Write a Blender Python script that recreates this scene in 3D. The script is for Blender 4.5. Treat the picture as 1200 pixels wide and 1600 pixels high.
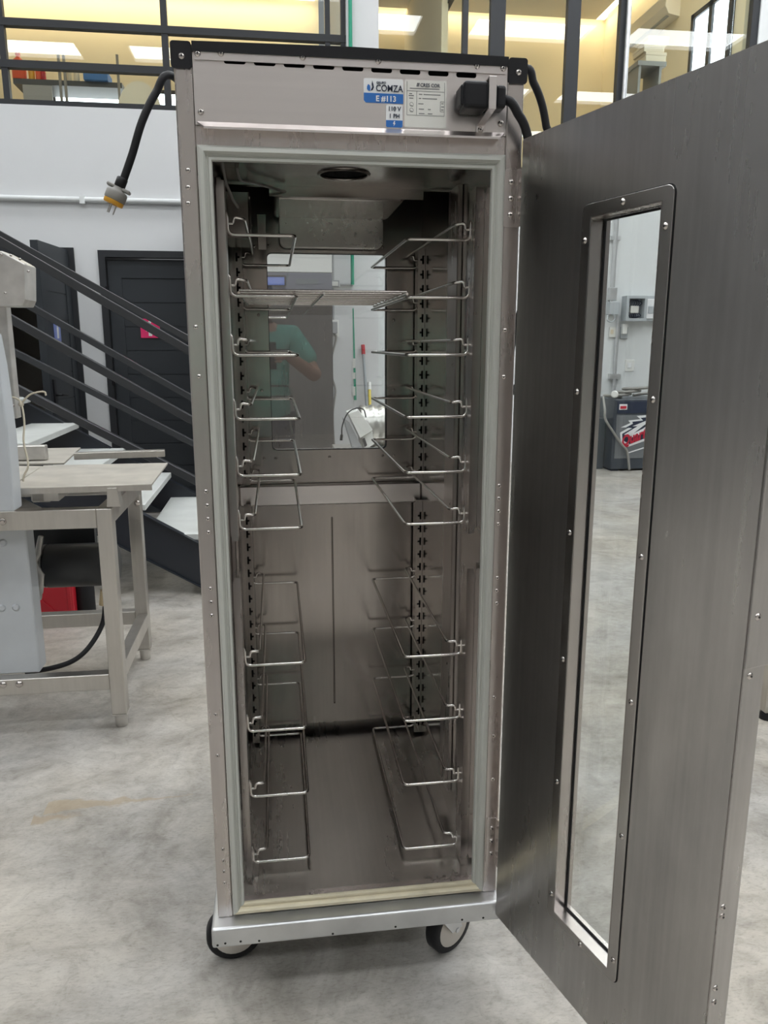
import bpy, bmesh, math, random
from mathutils import Vector, Matrix
random.seed(7)
S = bpy.context.scene
for o in list(bpy.data.objects): bpy.data.objects.remove(o)
col = S.collection

# ------------------------------------------------------------------ camera
F_PX, YAW, PIT = 1210.0, 0.1371, 0.2135
CAM = Vector((0.1523, -1.4416, 1.3663))
fw = Vector((math.sin(YAW)*math.cos(PIT), math.cos(YAW)*math.cos(PIT), -math.sin(PIT)))
rt = Vector((math.cos(YAW), -math.sin(YAW), 0)); up = rt.cross(fw)
cd = bpy.data.cameras.new('camera'); co = bpy.data.objects.new('camera', cd); col.objects.link(co)
cd.sensor_fit = 'VERTICAL'; cd.sensor_height = 36; cd.lens = F_PX/1600*36; cd.clip_start = 0.02
co.matrix_world = Matrix(((rt.x, up.x, -fw.x, CAM.x), (rt.y, up.y, -fw.y, CAM.y), (rt.z, up.z, -fw.z, CAM.z), (0, 0, 0, 1)))
S.camera = co
def ray(x, y): return fw + rt*((x-600)/F_PX) - up*((y-800)/F_PX)
def PY(x, y, Y): d = ray(x, y); return CAM + d*((Y-CAM.y)/d.y)
def PX(x, y, X): d = ray(x, y); return CAM + d*((X-CAM.x)/d.x)
def PZ(x, y, Z=0.0): d = ray(x, y); return CAM + d*((Z-CAM.z)/d.z)

# ------------------------------------------------------------------ world, exposure
S.view_settings.view_transform = 'Standard'; S.view_settings.look = 'None'
S.view_settings.exposure = 0.0; S.view_settings.gamma = 1.0
W = bpy.data.worlds.new('world'); S.world = W; W.use_nodes = True
W.node_tree.nodes['Background'].inputs[0].default_value = (0.93, 0.96, 1.0, 1)
W.node_tree.nodes['Background'].inputs[1].default_value = 0.25
SKY_POWER = 10.2          # daylight through the translucent roof panels
COVE_POWER = 9.0         # warm LED coves in the offices

# ------------------------------------------------------------------ materials
def nodes(name):
    m = bpy.data.materials.new(name); m.use_nodes = True
    n = m.node_tree.nodes; return m, n, m.node_tree.links, n['Principled BSDF']
def plain(name, c, rough=.5, metal=0., spec=.5, bump=0., bscale=80., var=0.0, vscale=6.0):
    m, n, l, b = nodes(name)
    b.inputs['Base Color'].default_value = (*c, 1); b.inputs['Roughness'].default_value = rough
    b.inputs['Metallic'].default_value = metal; b.inputs['Specular IOR Level'].default_value = spec
    tc = n.new('ShaderNodeTexCoord')
    if var:
        t = n.new('ShaderNodeTexNoise'); t.inputs['Scale'].default_value = vscale; t.inputs['Detail'].default_value = 6
        l.new(tc.outputs['Object'], t.inputs['Vector'])
        r = n.new('ShaderNodeValToRGB')
        r.color_ramp.elements[0].position = .3; r.color_ramp.elements[1].position = .7
        r.color_ramp.elements[0].color = (*[v*(1-var) for v in c], 1); r.color_ramp.elements[1].color = (*[min(1, v*(1+var)) for v in c], 1)
        l.new(t.outputs['Fac'], r.inputs['Fac']); l.new(r.outputs['Color'], b.inputs['Base Color'])
    if bump:
        t2 = n.new('ShaderNodeTexNoise'); t2.inputs['Scale'].default_value = bscale; t2.inputs['Detail'].default_value = 4
        l.new(tc.outputs['Object'], t2.inputs['Vector'])
        bp = n.new('ShaderNodeBump'); bp.inputs['Strength'].default_value = bump; bp.inputs['Distance'].default_value = .002
        l.new(t2.outputs['Fac'], bp.inputs['Height']); l.new(bp.outputs['Normal'], b.inputs['Normal'])
    return m
def brushed(name, c, rough=.3, axis=2, var=.12, rvar=.12, smudge=2.5, bump=.015):
    m, n, l, b = nodes(name); b.inputs['Metallic'].default_value = 1.0
    tc = n.new('ShaderNodeTexCoord'); mp = n.new('ShaderNodeMapping')
    sc = [85., 85., 85.]; sc[axis] = 1.6; mp.inputs['Scale'].default_value = sc
    l.new(tc.outputs['Object'], mp.inputs['Vector'])
    t = n.new('ShaderNodeTexNoise'); t.inputs['Scale'].default_value = 1.; t.inputs['Detail'].default_value = 5
    l.new(mp.outputs['Vector'], t.inputs['Vector'])
    mp2 = n.new('ShaderNodeMapping'); s2 = [smudge*1.6]*3; s2[axis] = smudge*.55; mp2.inputs['Scale'].default_value = s2
    l.new(tc.outputs['Object'], mp2.inputs['Vector'])
    g = n.new('ShaderNodeTexNoise'); g.inputs['Scale'].default_value = 1.; g.inputs['Detail'].default_value = 7; g.inputs['Roughness'].default_value = .62
    l.new(mp2.outputs['Vector'], g.inputs['Vector'])
    mx = n.new('ShaderNodeMath'); mx.operation = 'MULTIPLY_ADD'; mx.inputs[1].default_value = .22; l.new(t.outputs['Fac'], mx.inputs[0])
    m7 = n.new('ShaderNodeMath'); m7.operation = 'MULTIPLY'; m7.inputs[1].default_value = .78; l.new(g.outputs['Fac'], m7.inputs[0]); l.new(m7.outputs[0], mx.inputs[2])
    r = n.new('ShaderNodeValToRGB'); e = r.color_ramp.elements
    e[0].position = .32; e[1].position = .68
    e[0].color = (*[v*(1-var) for v in c], 1); e[1].color = (*[min(1, v*(1+var)) for v in c], 1)
    l.new(mx.outputs[0], r.inputs['Fac']); l.new(r.outputs['Color'], b.inputs['Base Color'])
    rr = n.new('ShaderNodeMapRange'); rr.inputs['From Min'].default_value = .3; rr.inputs['From Max'].default_value = .7
    rr.inputs['To Min'].default_value = rough+rvar; rr.inputs['To Max'].default_value = max(.05, rough-rvar)
    l.new(mx.outputs[0], rr.inputs['Value']); l.new(rr.outputs['Result'], b.inputs['Roughness'])
    return m
def glass(name, tint=(.93, .97, .95), ior=1.5, rough=.0):
    m = bpy.data.materials.new(name); m.use_nodes = True; n = m.node_tree.nodes; l = m.node_tree.links; n.clear()
    o = n.new('ShaderNodeOutputMaterial'); mx = n.new('ShaderNodeMixShader'); tr = n.new('ShaderNodeBsdfTransparent')
    gl = n.new('ShaderNodeBsdfGlossy'); lw = n.new('ShaderNodeLayerWeight'); lw.inputs['Blend'].default_value = .5
    pw = n.new('ShaderNodeMath'); pw.operation = 'POWER'; pw.inputs[1].default_value = 5.; l.new(lw.outputs['Facing'], pw.inputs[0])
    fr = n.new('ShaderNodeMath'); fr.operation = 'MULTIPLY_ADD'; fr.inputs[1].default_value = .9; fr.inputs[2].default_value = ((ior-1)/(ior+1))**2*1.25; l.new(pw.outputs[0], fr.inputs[0])
    tr.inputs['Color'].default_value = (*tint, 1); gl.inputs['Roughness'].default_value = rough
    l.new(fr.outputs[0], mx.inputs[0]); l.new(tr.outputs[0], mx.inputs[1]); l.new(gl.outputs[0], mx.inputs[2]); l.new(mx.outputs[0], o.inputs[0])
    return m
def emit(name, c, s):
    m, n, l, b = nodes(name); b.inputs['Base Color'].default_value = (*c, 1)
    b.inputs['Emission Color'].default_value = (*c, 1); b.inputs['Emission Strength'].default_value = s; return m

M = {}
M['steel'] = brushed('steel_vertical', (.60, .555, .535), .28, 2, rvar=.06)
M['steel_h'] = brushed('steel_horizontal', (.80, .75, .73), .30, 0, var=.06, rvar=.05)
M['steel_door'] = brushed('steel_door', (.50, .485, .475), .30, 2, var=.22, rvar=.07, smudge=3.0)
M['steel_frame'] = brushed('steel_window_frame', (.50, .48, .465), .24, 2, var=.08, rvar=.05)
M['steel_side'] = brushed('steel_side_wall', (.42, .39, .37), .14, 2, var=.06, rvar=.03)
M['steel_in'] = brushed('steel_liner', (.41, .375, .35), .20, 2, var=.14, rvar=.05)  # interior shade put into the colour: darker than the outer steel
M['steel_floor'] = brushed('steel_liner_floor', (.50, .48, .45), .28, 1, var=.14, rvar=.06)
M['chrome'] = plain('chrome_wire', (.72, .69, .66), .16, 1.0)
M['screw'] = plain('screw_steel', (.62, .58, .55), .22, 1.0)
M['screw_hole'] = plain('screw_recess', (.03, .03, .03), .6)
M['galv'] = plain('galvanised_plate', (.68, .69, .70), .38, .85, var=.12, vscale=9, bump=.05, bscale=60)
M['alu'] = plain('aluminium_box', (.62, .60, .57), .45, .9, var=.15, vscale=14)
M['gasket'] = plain('gasket_rubber', (.52, .525, .485), .45, var=.06, vscale=5)
M['gasket_old'] = plain('gasket_yellowed', (.66, .60, .44), .45, var=.15, vscale=12)
M['black'] = plain('black_plastic', (.012, .012, .014), .42, spec=.3)
M['rubber'] = plain('black_rubber', (.012, .012, .014), .5, spec=.3)
M['blackpaint'] = plain('black_paint', (.012, .012, .014), .4, spec=.3)
M['white_lbl'] = plain('label_white', (.86, .87, .88), .35)
M['plate_lbl'] = plain('spec_plate', (.78, .77, .72), .3)
M['blue_lbl'] = plain('label_blue', (.03, .16, .50), .35)
M['ink'] = plain('ink', (.02, .03, .06), .5)
M['ink_grey'] = plain('ink_grey', (.22, .22, .22), .5)
M['orange'] = plain('plug_orange', (.72, .36, .03), .5)
M['plug_grey'] = plain('plug_grey', (.30, .29, .27), .5)
M['hub'] = plain('caster_hub', (.62, .58, .53), .5)
M['void'] = plain('dark_void', (.015, .015, .015), .8)  # near-black colour standing in for shade inside holes and cavities
M['glass'] = glass('cabinet_glass', (.955, .97, .965), 1.75, .0)
M['glass_far'] = glass('office_glass', (.94, .97, .96), 1.5)
M['wall'] = plain('white_wall', (.70, .71, .72), .7, var=.03, vscale=1.5)
M['wall_far'] = plain('white_wall_far', (.74, .76, .76), .7, var=.03, vscale=1.5)
M['wall_dim'] = plain('grey_block_wall', (.20, .20, .20), .8, var=.1, vscale=2.)
M['wall_mid'] = plain('beige_block_wall', (.42, .40, .38), .8, var=.1, vscale=2.)
M['cream'] = plain('cream_wall', (.86, .76, .55), .8, var=.03, vscale=1.)
M['ceil_in'] = plain('office_ceiling', (.72, .68, .60), .8)
M['frame'] = plain('anthracite_frame', (.028, .030, .034), .45, spec=.35)
M['doorpaint'] = plain('anthracite_door', (.036, .041, .047), .45, spec=.35, var=.05, vscale=3)
M['stairpaint'] = plain('navy_black_steel', (.018, .022, .030), .38)
M['railpaint'] = plain('rail_steel', (.035, .037, .040), .30)
M['tread'] = plain('tread_plate', (.66, .68, .66), .5, .2, var=.06, vscale=8, bump=.3, bscale=120)
M['stainless'] = brushed('stand_stainless', (.60, .575, .54), .38, 2, bump=.02)
M['plate_dull'] = plain('dull_table_plate', (.52, .49, .44), .5, .55, var=.14, vscale=9)
M['machgrey'] = plain('grey_machine_paint', (.56, .59, .62), .35, var=.05, vscale=7, bump=.25, bscale=9)
M['motor'] = plain('motor_black', (.022, .024, .026), .38)
M['castalu'] = plain('cast_aluminium', (.50, .49, .47), .35, .9)
M['red'] = plain('red_plastic', (.50, .015, .03), .4)
M['pink'] = plain('pink_sign', (.80, .03, .16), .4)
M['signblue'] = plain('blue_sign', (.22, .28, .62), .4)
M['string'] = plain('beige_string', (.62, .56, .44), .8)
M['green'] = plain('green_paint', (.02, .33, .20), .4)
M['ovenwhite'] = plain('oven_white', (.70, .70, .68), .4)
M['ovenpanel'] = plain('oven_panel', (.17, .17, .20), .35)
M['ovendoor'] = brushed('oven_door', (.20, .185, .18), .3, 2, var=.1, rvar=.06)
M['broom'] = plain('broom_handle', (.33, .36, .38), .4)
M['yellow'] = plain('yellow_paint', (.70, .55, .06), .5)
M['whiteplastic'] = plain('white_plastic', (.80, .80, .77), .4)
M['greyplastic'] = plain('grey_plastic', (.40, .41, .42), .45)
M['boxgrey'] = plain('electric_box_grey', (.45, .48, .50), .45)
M['chargerblack'] = plain('charger_dark', (.055, .065, .08), .4)
M['chargergrey'] = plain('charger_panel', (.17, .18, .19), .45)
M['logored'] = plain('logo_red', (.55, .02, .05), .4)
M['jugred'] = plain('jug_red', (.85, .12, .04), .4)
M['paper'] = plain('carton', (.72, .62, .46), .7)
M['chairwhite'] = plain('chair_white', (.85, .78, .62), .45)
M['shelf'] = plain('shelf_steel', (.07, .075, .08), .4, .3)
M['amber'] = plain('amber_jar', (.80, .42, .03), .4)
M['bluebox'] = plain('blue_carton', (.05, .20, .55), .5)
M['acwhite'] = plain('ac_white', (.82, .76, .64), .4)
M['desk'] = plain('grey_desk', (.26, .25, .23), .5)
M['skylight'] = emit('skylight_panel', (.95, .98, 1.0), SKY_POWER)
M['cove'] = emit('led_cove', (1.0, .85, .60), COVE_POWER)
M['office_fill'] = emit('office_fill', (1.0, .86, .64), 4.0)  # added warm fill for both offices, not a visible lamp
M['daywin'] = emit('daylight_window', (.88, .95, 1.0), 5.0)
M['roof'] = plain('roof_sheet', (.55, .56, .57), .6)
M['tape'] = plain('yellow_tape', (.60, .47, .28), .6)
M['glass_dark'] = plain('lens_glass', (.01, .01, .012), .1)
M['coil'] = plain('coil_steel', (.55, .54, .51), .3, .9)
M['shirt'] = plain('green_shirt', (.20, .52, .44), .85, var=.05, vscale=20)
M['skin'] = plain('skin', (.55, .33, .24), .55)
M['hair'] = plain('hair', (.03, .022, .018), .6)
M['jeans'] = plain('dark_trousers', (.04, .05, .08), .8)

# concrete floor
m, n, l, b = nodes('concrete_floor'); M['concrete'] = m
tc = n.new('ShaderNodeTexCoord')
def noise(sc, det=8, rgh=.6, vec=None, dist=0.):
    t = n.new('ShaderNodeTexNoise'); t.inputs['Scale'].default_value = sc; t.inputs['Detail'].default_value = det
    t.inputs['Roughness'].default_value = rgh; t.inputs['Distortion'].default_value = dist
    l.new(vec or tc.outputs['Object'], t.inputs['Vector']); return t.outputs['Fac']
def ramp(fac, stops):
    r = n.new('ShaderNodeValToRGB'); e = r.color_ramp.elements
    while len(e) < len(stops): e.new(.5)
    for i, (p, c) in enumerate(stops): e[i].position = p; e[i].color = (*c, 1)
    l.new(fac, r.inputs['Fac']); return r.outputs['Color']
def mixc(fac, a, bb, mode='MIX'):
    x = n.new('ShaderNodeMix'); x.data_type = 'RGBA'; x.blend_type = mode
    if isinstance(fac, float): x.inputs[0].default_value = fac
    else: l.new(fac, x.inputs[0])
    l.new(a, x.inputs[6])
    if isinstance(bb, tuple): x.inputs[7].default_value = (*bb, 1)
    else: l.new(bb, x.inputs[7])
    return x.outputs[2]
mp = n.new('ShaderNodeMapping'); mp.inputs['Rotation'].default_value = (0, 0, .5); mp.inputs['Scale'].default_value = (1., 2.6, 1.)
l.new(tc.outputs['Object'], mp.inputs['Vector'])
c1 = ramp(noise(3.2, 12, .68, None, .8), [(.30, (.265, .245, .215)), (.5, (.44, .415, .375)), (.70, (.55, .525, .485))])
c2 = ramp(noise(5., 10, .7, mp.outputs['Vector'], .7), [(.30, (.80, .79, .77)), (.5, (.97, .97, .97)), (.72, (1.10, 1.10, 1.09))])
base = mixc(1.0, c1, c2, 'MULTIPLY')
c3 = ramp(noise(70., 4, .6, mp.outputs['Vector'], .5), [(.33, (.78, .77, .75)), (.47, (1, 1, 1)), (.75, (1.03, 1.03, 1.03))])
base = mixc(.8, base, c3, 'MULTIPLY')
c4 = ramp(noise(16., 12, .72, None, 1.0), [(.34, (.74, .73, .71)), (.48, (.98, .98, .98)), (.66, (1.10, 1.10, 1.10))])
base = mixc(.75, base, c4, 'MULTIPLY')
c5 = ramp(noise(1.3, 4, .5, None, .3), [(.35, (.97, .99, 1.03)), (.65, (1.03, 1.0, .95))])
base = mixc(.9, base, c5, 'MULTIPLY')
# thin expansion scratches
wv = n.new('ShaderNodeTexVoronoi'); wv.feature = 'DISTANCE_TO_EDGE'; wv.inputs['Scale'].default_value = .75
dst = n.new('ShaderNodeMixRGB'); dst.blend_type = 'ADD'; dst.inputs[0].default_value = .18
nt = n.new('ShaderNodeTexNoise'); nt.inputs['Scale'].default_value = 3.; l.new(tc.outputs['Object'], nt.inputs['Vector'])
l.new(tc.outputs['Object'], dst.inputs[1]); l.new(nt.outputs['Color'], dst.inputs[2]); l.new(dst.outputs[0], wv.inputs['Vector'])
crk = ramp(wv.outputs['Distance'], [(.0, (.82, .80, .78)), (.004, (1, 1, 1)), (1., (1, 1, 1))])
base = mixc(.35, base, crk, 'MULTIPLY')
# brown residue where a strip of tape was pulled off
def strip_mask(p, q, hw, soft=.012):
    d = (q-p); ang = math.atan2(d.y, d.x); ln = d.length
    v = n.new('ShaderNodeMapping'); v.vector_type = 'TEXTURE'; v.inputs['Location'].default_value = p; v.inputs['Rotation'].default_value = (0, 0, ang)
    l.new(tc.outputs['Object'], v.inputs['Vector'])
    s = n.new('ShaderNodeSeparateXYZ'); l.new(v.outputs[0], s.inputs[0])
    nz = n.new('ShaderNodeTexNoise'); nz.inputs['Scale'].default_value = 22.; l.new(tc.outputs['Object'], nz.inputs['Vector'])
    wob = n.new('ShaderNodeMath'); wob.operation = 'MULTIPLY_ADD'; wob.inputs[1].default_value = .05; wob.inputs[2].default_value = -.025; l.new(nz.outputs['Fac'], wob.inputs[0])
    yy = n.new('ShaderNodeMath'); yy.operation = 'ADD'; l.new(s.outputs['Y'], yy.inputs[0]); l.new(wob.outputs[0], yy.inputs[1])
    ab = n.new('ShaderNodeMath'); ab.operation = 'ABSOLUTE'; l.new(yy.outputs[0], ab.inputs[0])
    tp = n.new('ShaderNodeMapRange'); tp.inputs['From Min'].default_value = 0; tp.inputs['From Max'].default_value = ln
    tp.inputs['To Min'].default_value = hw; tp.inputs['To Max'].default_value = hw*.12; l.new(s.outputs['X'], tp.inputs['Value'])
    df = n.new('ShaderNodeMath'); df.operation = 'SUBTRACT'; l.new(tp.outputs[0], df.inputs[0]); l.new(ab.outputs[0], df.inputs[1])
    a = n.new('ShaderNodeMapRange'); a.inputs['From Min'].default_value = 0; a.inputs['From Max'].default_value = soft; l.new(df.outputs[0], a.inputs['Value'])
    g1 = n.new('ShaderNodeMath'); g1.operation = 'GREATER_THAN'; g1.inputs[1].default_value = 0.; l.new(s.outputs['X'], g1.inputs[0])
    g2 = n.new('ShaderNodeMath'); g2.operation = 'LESS_THAN'; g2.inputs[1].default_value = ln; l.new(s.outputs['X'], g2.inputs[0])
    k = n.new('ShaderNodeMath'); k.operation = 'MULTIPLY'; l.new(a.outputs[0], k.inputs[0]); l.new(g1.outputs[0], k.inputs[1])
    k2 = n.new('ShaderNodeMath'); k2.operation = 'MULTIPLY'; l.new(k.outputs[0], k2.inputs[0]); l.new(g2.outputs[0], k2.inputs[1])
    k3 = n.new('ShaderNodeMath'); k3.operation = 'MULTIPLY'; k3.inputs[1].default_value = .62; l.new(k2.outputs[0], k3.inputs[0])
    return k3.outputs[0]
base = mixc(strip_mask(PZ(72, 1262), PZ(302, 1242), .038), base, (.40, .31, .20))
base = mixc(strip_mask(PZ(50, 1282), PZ(130, 1272), .030), base, (.36, .27, .17))
l.new(base, b.inputs['Base Color'])
rg = n.new('ShaderNodeMapRange'); rg.inputs['To Min'].default_value = .28; rg.inputs['To Max'].default_value = .62
l.new(noise(4., 6, .6), rg.inputs['Value']); l.new(rg.outputs[0], b.inputs['Roughness'])
bp = n.new('ShaderNodeBump'); bp.inputs['Strength'].default_value = .12; bp.inputs['Distance'].default_value = .004
l.new(noise(28., 6, .6, mp.outputs['Vector'], .6), bp.inputs['Height']); l.new(bp.outputs['Normal'], b.inputs['Normal'])

# ------------------------------------------------------------------ object helpers
def link(o, parent=None):
    col.objects.link(o)
    if parent is not None:
        o.parent = parent; o.matrix_parent_inverse = parent.matrix_world.inverted()
    return o
def tag(o, label=None, cat=None, group=None, kind=None):
    if label: o['label'] = label
    if cat: o['category'] = cat
    if group: o['group'] = group
    if kind: o['kind'] = kind
    return o
def thing(name, label, cat, loc, group=None):
    o = bpy.data.objects.new(name, None); o.empty_display_size = .05; o.matrix_world = Matrix.Translation(Vector(loc)); col.objects.link(o)
    return tag(o, label, cat, group)
class G:
    def __init__(s): s.v = []; s.f = []; s.sm = []
    def add(s, vs, fs, smooth=False):
        k = len(s.v); s.v += [Vector(p) for p in vs]; s.f += [[i+k for i in f] for f in fs]; s.sm += [smooth]*len(fs); return s
    def bm_(s, bm, smooth=False, mat=None):
        bm.verts.index_update(); vs = [v.co.copy() for v in bm.verts]
        if mat is not None: vs = [mat @ v for v in vs]
        s.add(vs, [[v.index for v in f.verts] for f in bm.faces], smooth); bm.free(); return s
    def box(s, a, b_, bev=0., seg=1):
        a = Vector(a); b_ = Vector(b_); lo = Vector([min(p, q) for p, q in zip(a, b_)]); hi = Vector([max(p, q) for p, q in zip(a, b_)])
        return s.obox((lo+hi)/2, Matrix.Identity(3), hi-lo, bev, seg)
    def obox(s, c, R, size, bev=0., seg=1):
        bm = bmesh.new(); bmesh.ops.create_cube(bm, size=1)
        for v in bm.verts: v.co = Vector([v.co[i]*size[i] for i in range(3)])
        if bev: bmesh.ops.bevel(bm, geom=list(bm.edges), offset=bev, segments=seg, affect='EDGES', profile=.5)
        return s.bm_(bm, False, Matrix.Translation(Vector(c)) @ R.to_4x4())
    def beam(s, p, q, w, h, upv=(0, 0, 1), bev=0.):   # rectangular bar: h along upv, w across
        p = Vector(p); q = Vector(q); x = (q-p).normalized(); u = Vector(upv); u = (u-x*u.dot(x)).normalized(); y = u.cross(x)
        R = Matrix((x, y, u)).transposed(); return s.obox((p+q)/2, R, ((q-p).length, w, h), bev)
    def cyl(s, p, q, r, n=16, r2=None, cap=True, smooth=True):
        p = Vector(p); q = Vector(q); x = (q-p).normalized(); a = Vector((0, 0, 1)) if abs(x.z) < .9 else Vector((1, 0, 0))
        u = a.cross(x).normalized(); w = x.cross(u); r2 = r if r2 is None else r2; vs = []
        for c, rr in ((p, r), (q, r2)):
            vs += [c+(u*math.cos(2*math.pi*i/n)+w*math.sin(2*math.pi*i/n))*rr for i in range(n)]
        s.add(vs, [[i, (i+1) % n, n+(i+1) % n, n+i] for i in range(n)], smooth)
        if cap: s.add(vs[:n], [list(range(n))[::-1]]); s.add(vs[n:], [list(range(n))])
        return s
    def lathe(s, o, axis, prof, n=20, smooth=True):
        o = Vector(o); x = Vector(axis).normalized(); a = Vector((0, 0, 1)) if abs(x.z) < .9 else Vector((1, 0, 0))
        u = a.cross(x).normalized(); w = x.cross(u); vs = []
        for (h, r) in prof: vs += [o+x*h+(u*math.cos(2*math.pi*i/n)+w*math.sin(2*math.pi*i/n))*r for i in range(n)]
        fs = [[j*n+i, j*n+(i+1) % n, (j+1)*n+(i+1) % n, (j+1)*n+i] for j in range(len(prof)-1) for i in range(n)]
        s.add(vs, fs, smooth); s.add(vs[:n], [list(range(n))[::-1]]); s.add(vs[-n:], [list(range(n))]); return s
    def tube(s, pts, r, n=10, fillet=0., closed=False, seg=5):
        pts = [Vector(p) for p in pts]
        if fillet and len(pts) > 2:
            out = [pts[0]]
            for i in range(1, len(pts)-1):
                a = pts[i-1]-pts[i]; c = pts[i+1]-pts[i]; f = min(fillet, a.length*.45, c.length*.45)
                p0 = pts[i]+a.normalized()*f; p1 = pts[i]+c.normalized()*f
                for k in range(seg+1):
                    t = k/seg; out.append(p0*(1-t)**2+pts[i]*2*t*(1-t)+p1*t*t)
            pts = out+[pts[-1]]
        N = len(pts); vs = []; u = None
        for i, p in enumerate(pts):
            d = (pts[min(i+1, N-1)]-pts[max(i-1, 0)]).normalized()
            if u is None:
                a = Vector((0, 0, 1)) if abs(d.z) < .9 else Vector((1, 0, 0)); u = a.cross(d).normalized()
            else: u = (u-d*u.dot(d)).normalized()
            w = d.cross(u); rr = r[i] if isinstance(r, (list, tuple)) else r
            vs += [p+(u*math.cos(2*math.pi*k/n)+w*math.sin(2*math.pi*k/n))*rr for k in range(n)]
        s.add(vs, [[i*n+k, i*n+(k+1) % n, (i+1)*n+(k+1) % n, (i+1)*n+k] for i in range(N-1) for k in range(n)], True)
        s.add(vs[:n], [list(range(n))[::-1]]); s.add(vs[-n:], [list(range(n))]); return s
    def plate(s, outer, holes, thick, T):
        """flat sheet with holes: 2D loops (a,b), T(a,b,c)->world, c from 0 (front) to -thick"""
        bm = bmesh.new(); E = []
        for lp in [outer]+list(holes):
            vs = [bm.verts.new((p[0], p[1], 0)) for p in lp]
            E += [bm.edges.new((vs[i], vs[(i+1) % len(vs)])) for i in range(len(vs))]
        bmesh.ops.triangle_fill(bm, use_beauty=True, use_dissolve=False, edges=E)
        bmesh.ops.recalc_face_normals(bm, faces=bm.faces)
        fs = list(bm.faces)
        if thick:
            r = bmesh.ops.extrude_face_region(bm, geom=fs)
            for v in [g for g in r['geom'] if isinstance(g, bmesh.types.BMVert)]: v.co.z -= thick
            bmesh.ops.recalc_face_normals(bm, faces=bm.faces)
        for v in bm.verts: v.co = Vector(T(*v.co))
        bmesh.ops.recalc_face_normals(bm, faces=bm.faces)
        return s.bm_(bm)
    def build(s, name, mat, parent=None, bevel=0.):
        me = bpy.data.meshes.new(name); me.from_pydata([tuple(v) for v in s.v], [], s.f); me.update()
        for p, q in zip(me.polygons, s.sm): p.use_smooth = q
        me.materials.append(M[mat] if isinstance(mat, str) else mat)
        o = bpy.data.objects.new(name, me)
        if bevel:
            md = o.modifiers.new('bevel', 'BEVEL'); md.width = bevel; md.segments = 2; md.limit_method = 'ANGLE'; md.angle_limit = .6
        return link(o, parent)
def struct(g, name, mat, parent=None):
    o = g.build(name, mat, parent)
    if parent is None: o['kind'] = 'structure'
    return o
def rrect(x0, y0, x1, y1, r, n=5):
    out = []
    for cx, cy, a0 in ((x1-r, y1-r, 0), (x0+r, y1-r, 90), (x0+r, y0+r, 180), (x1-r, y0+r, 270)):
        for k in range(n+1):
            a = math.radians(a0+90*k/n); out.append((cx+r*math.cos(a), cy+r*math.sin(a)))
    return out
def rect(x0, y0, x1, y1): return [(x0, y0), (x1, y0), (x1, y1), (x0, y1)]
def front(y): return lambda a, b_, c: (a, y-c, b_)          # sheet facing -Y, c<0 goes back
def text(body, size, mat, parent, o, xd, ud, name='lettering', align='LEFT', depth=.0003, bold=0., sx=1.0):
    cu = bpy.data.curves.new(name, 'FONT'); cu.body = body; cu.size = size; cu.extrude = depth; cu.align_x = align; cu.offset = bold; cu.resolution_u = 3
    ob = bpy.data.objects.new('tmp_text', cu); col.objects.link(ob); bpy.context.view_layer.update()
    me = bpy.data.meshes.new_from_object(ob); bpy.data.objects.remove(ob)
    xd = Vector(xd).normalized(); ud = Vector(ud).normalized(); zd = xd.cross(ud)
    for v in me.vertices: v.co = Vector(o)+xd*v.co.x*sx+ud*v.co.y+zd*v.co.z
    me.materials.clear(); me.materials.append(M[mat]); me.name = name
    return link(bpy.data.objects.new(name, me), parent)
# shared screw heads (local +Z is outward)
def screw_mesh(r, h, name):
    g = G(); g.lathe((0, 0, -.001), (0, 0, 1), [(0, r), (.001, r), (.001+h*.5, r*.86), (.001+h, r*.45)], 12); 
    me_o = g.build(name, 'screw'); me = me_o.data; bpy.data.objects.remove(me_o)
    g2 = G(); g2.cyl((0, 0, h*.9), (0, 0, h+.0004), r*.30, 8)
    k = len(me.vertices); me2 = bpy.data.meshes.new(name)
    vs = [tuple(v.co) for v in me.vertices]+[tuple(v) for v in g2.v]; fs = [list(p.vertices) for p in me.polygons]+[[i+k for i in f] for f in g2.f]
    me2.from_pydata(vs, [], fs); me2.materials.append(M['screw']); me2.materials.append(M['screw_hole'])
    nf = len(me.polygons)
    for i, p in enumerate(me2.polygons): p.use_smooth = True; p.material_index = 1 if i >= nf else 0
    return me2
SCREW = screw_mesh(.0055, .0024, 'screw'); SCREW_S = screw_mesh(.0042, .0014, 'screw')
def screw(p, nrm, parent, me=None, sc=1.0):
    o = bpy.data.objects.new('screw', me or SCREW); q = Vector(nrm).to_track_quat('Z', 'Y')
    o.matrix_world = Matrix.LocRotScale(Vector(p), q, Vector((sc,)*3)); mw = o.matrix_world.copy()
    link(o, parent); o.matrix_world = mw; return o

# ================================================================== THE SETTING
g = G(); g.add([(-7, -9, 0), (10, -9, 0), (10, 8, 0), (-7, 8, 0)], [[0, 1, 2, 3]]); fl = struct(g, 'floor', 'concrete')
WY, WY2, SILL = 5.0, 7.4, PY(130, 167, 5.0).z          # washroom wall, far wall, office sill height
XC0, XC1 = PY(540, 30, WY).x, PY(590, 30, WY).x        # white column on the end of the near wall
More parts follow.
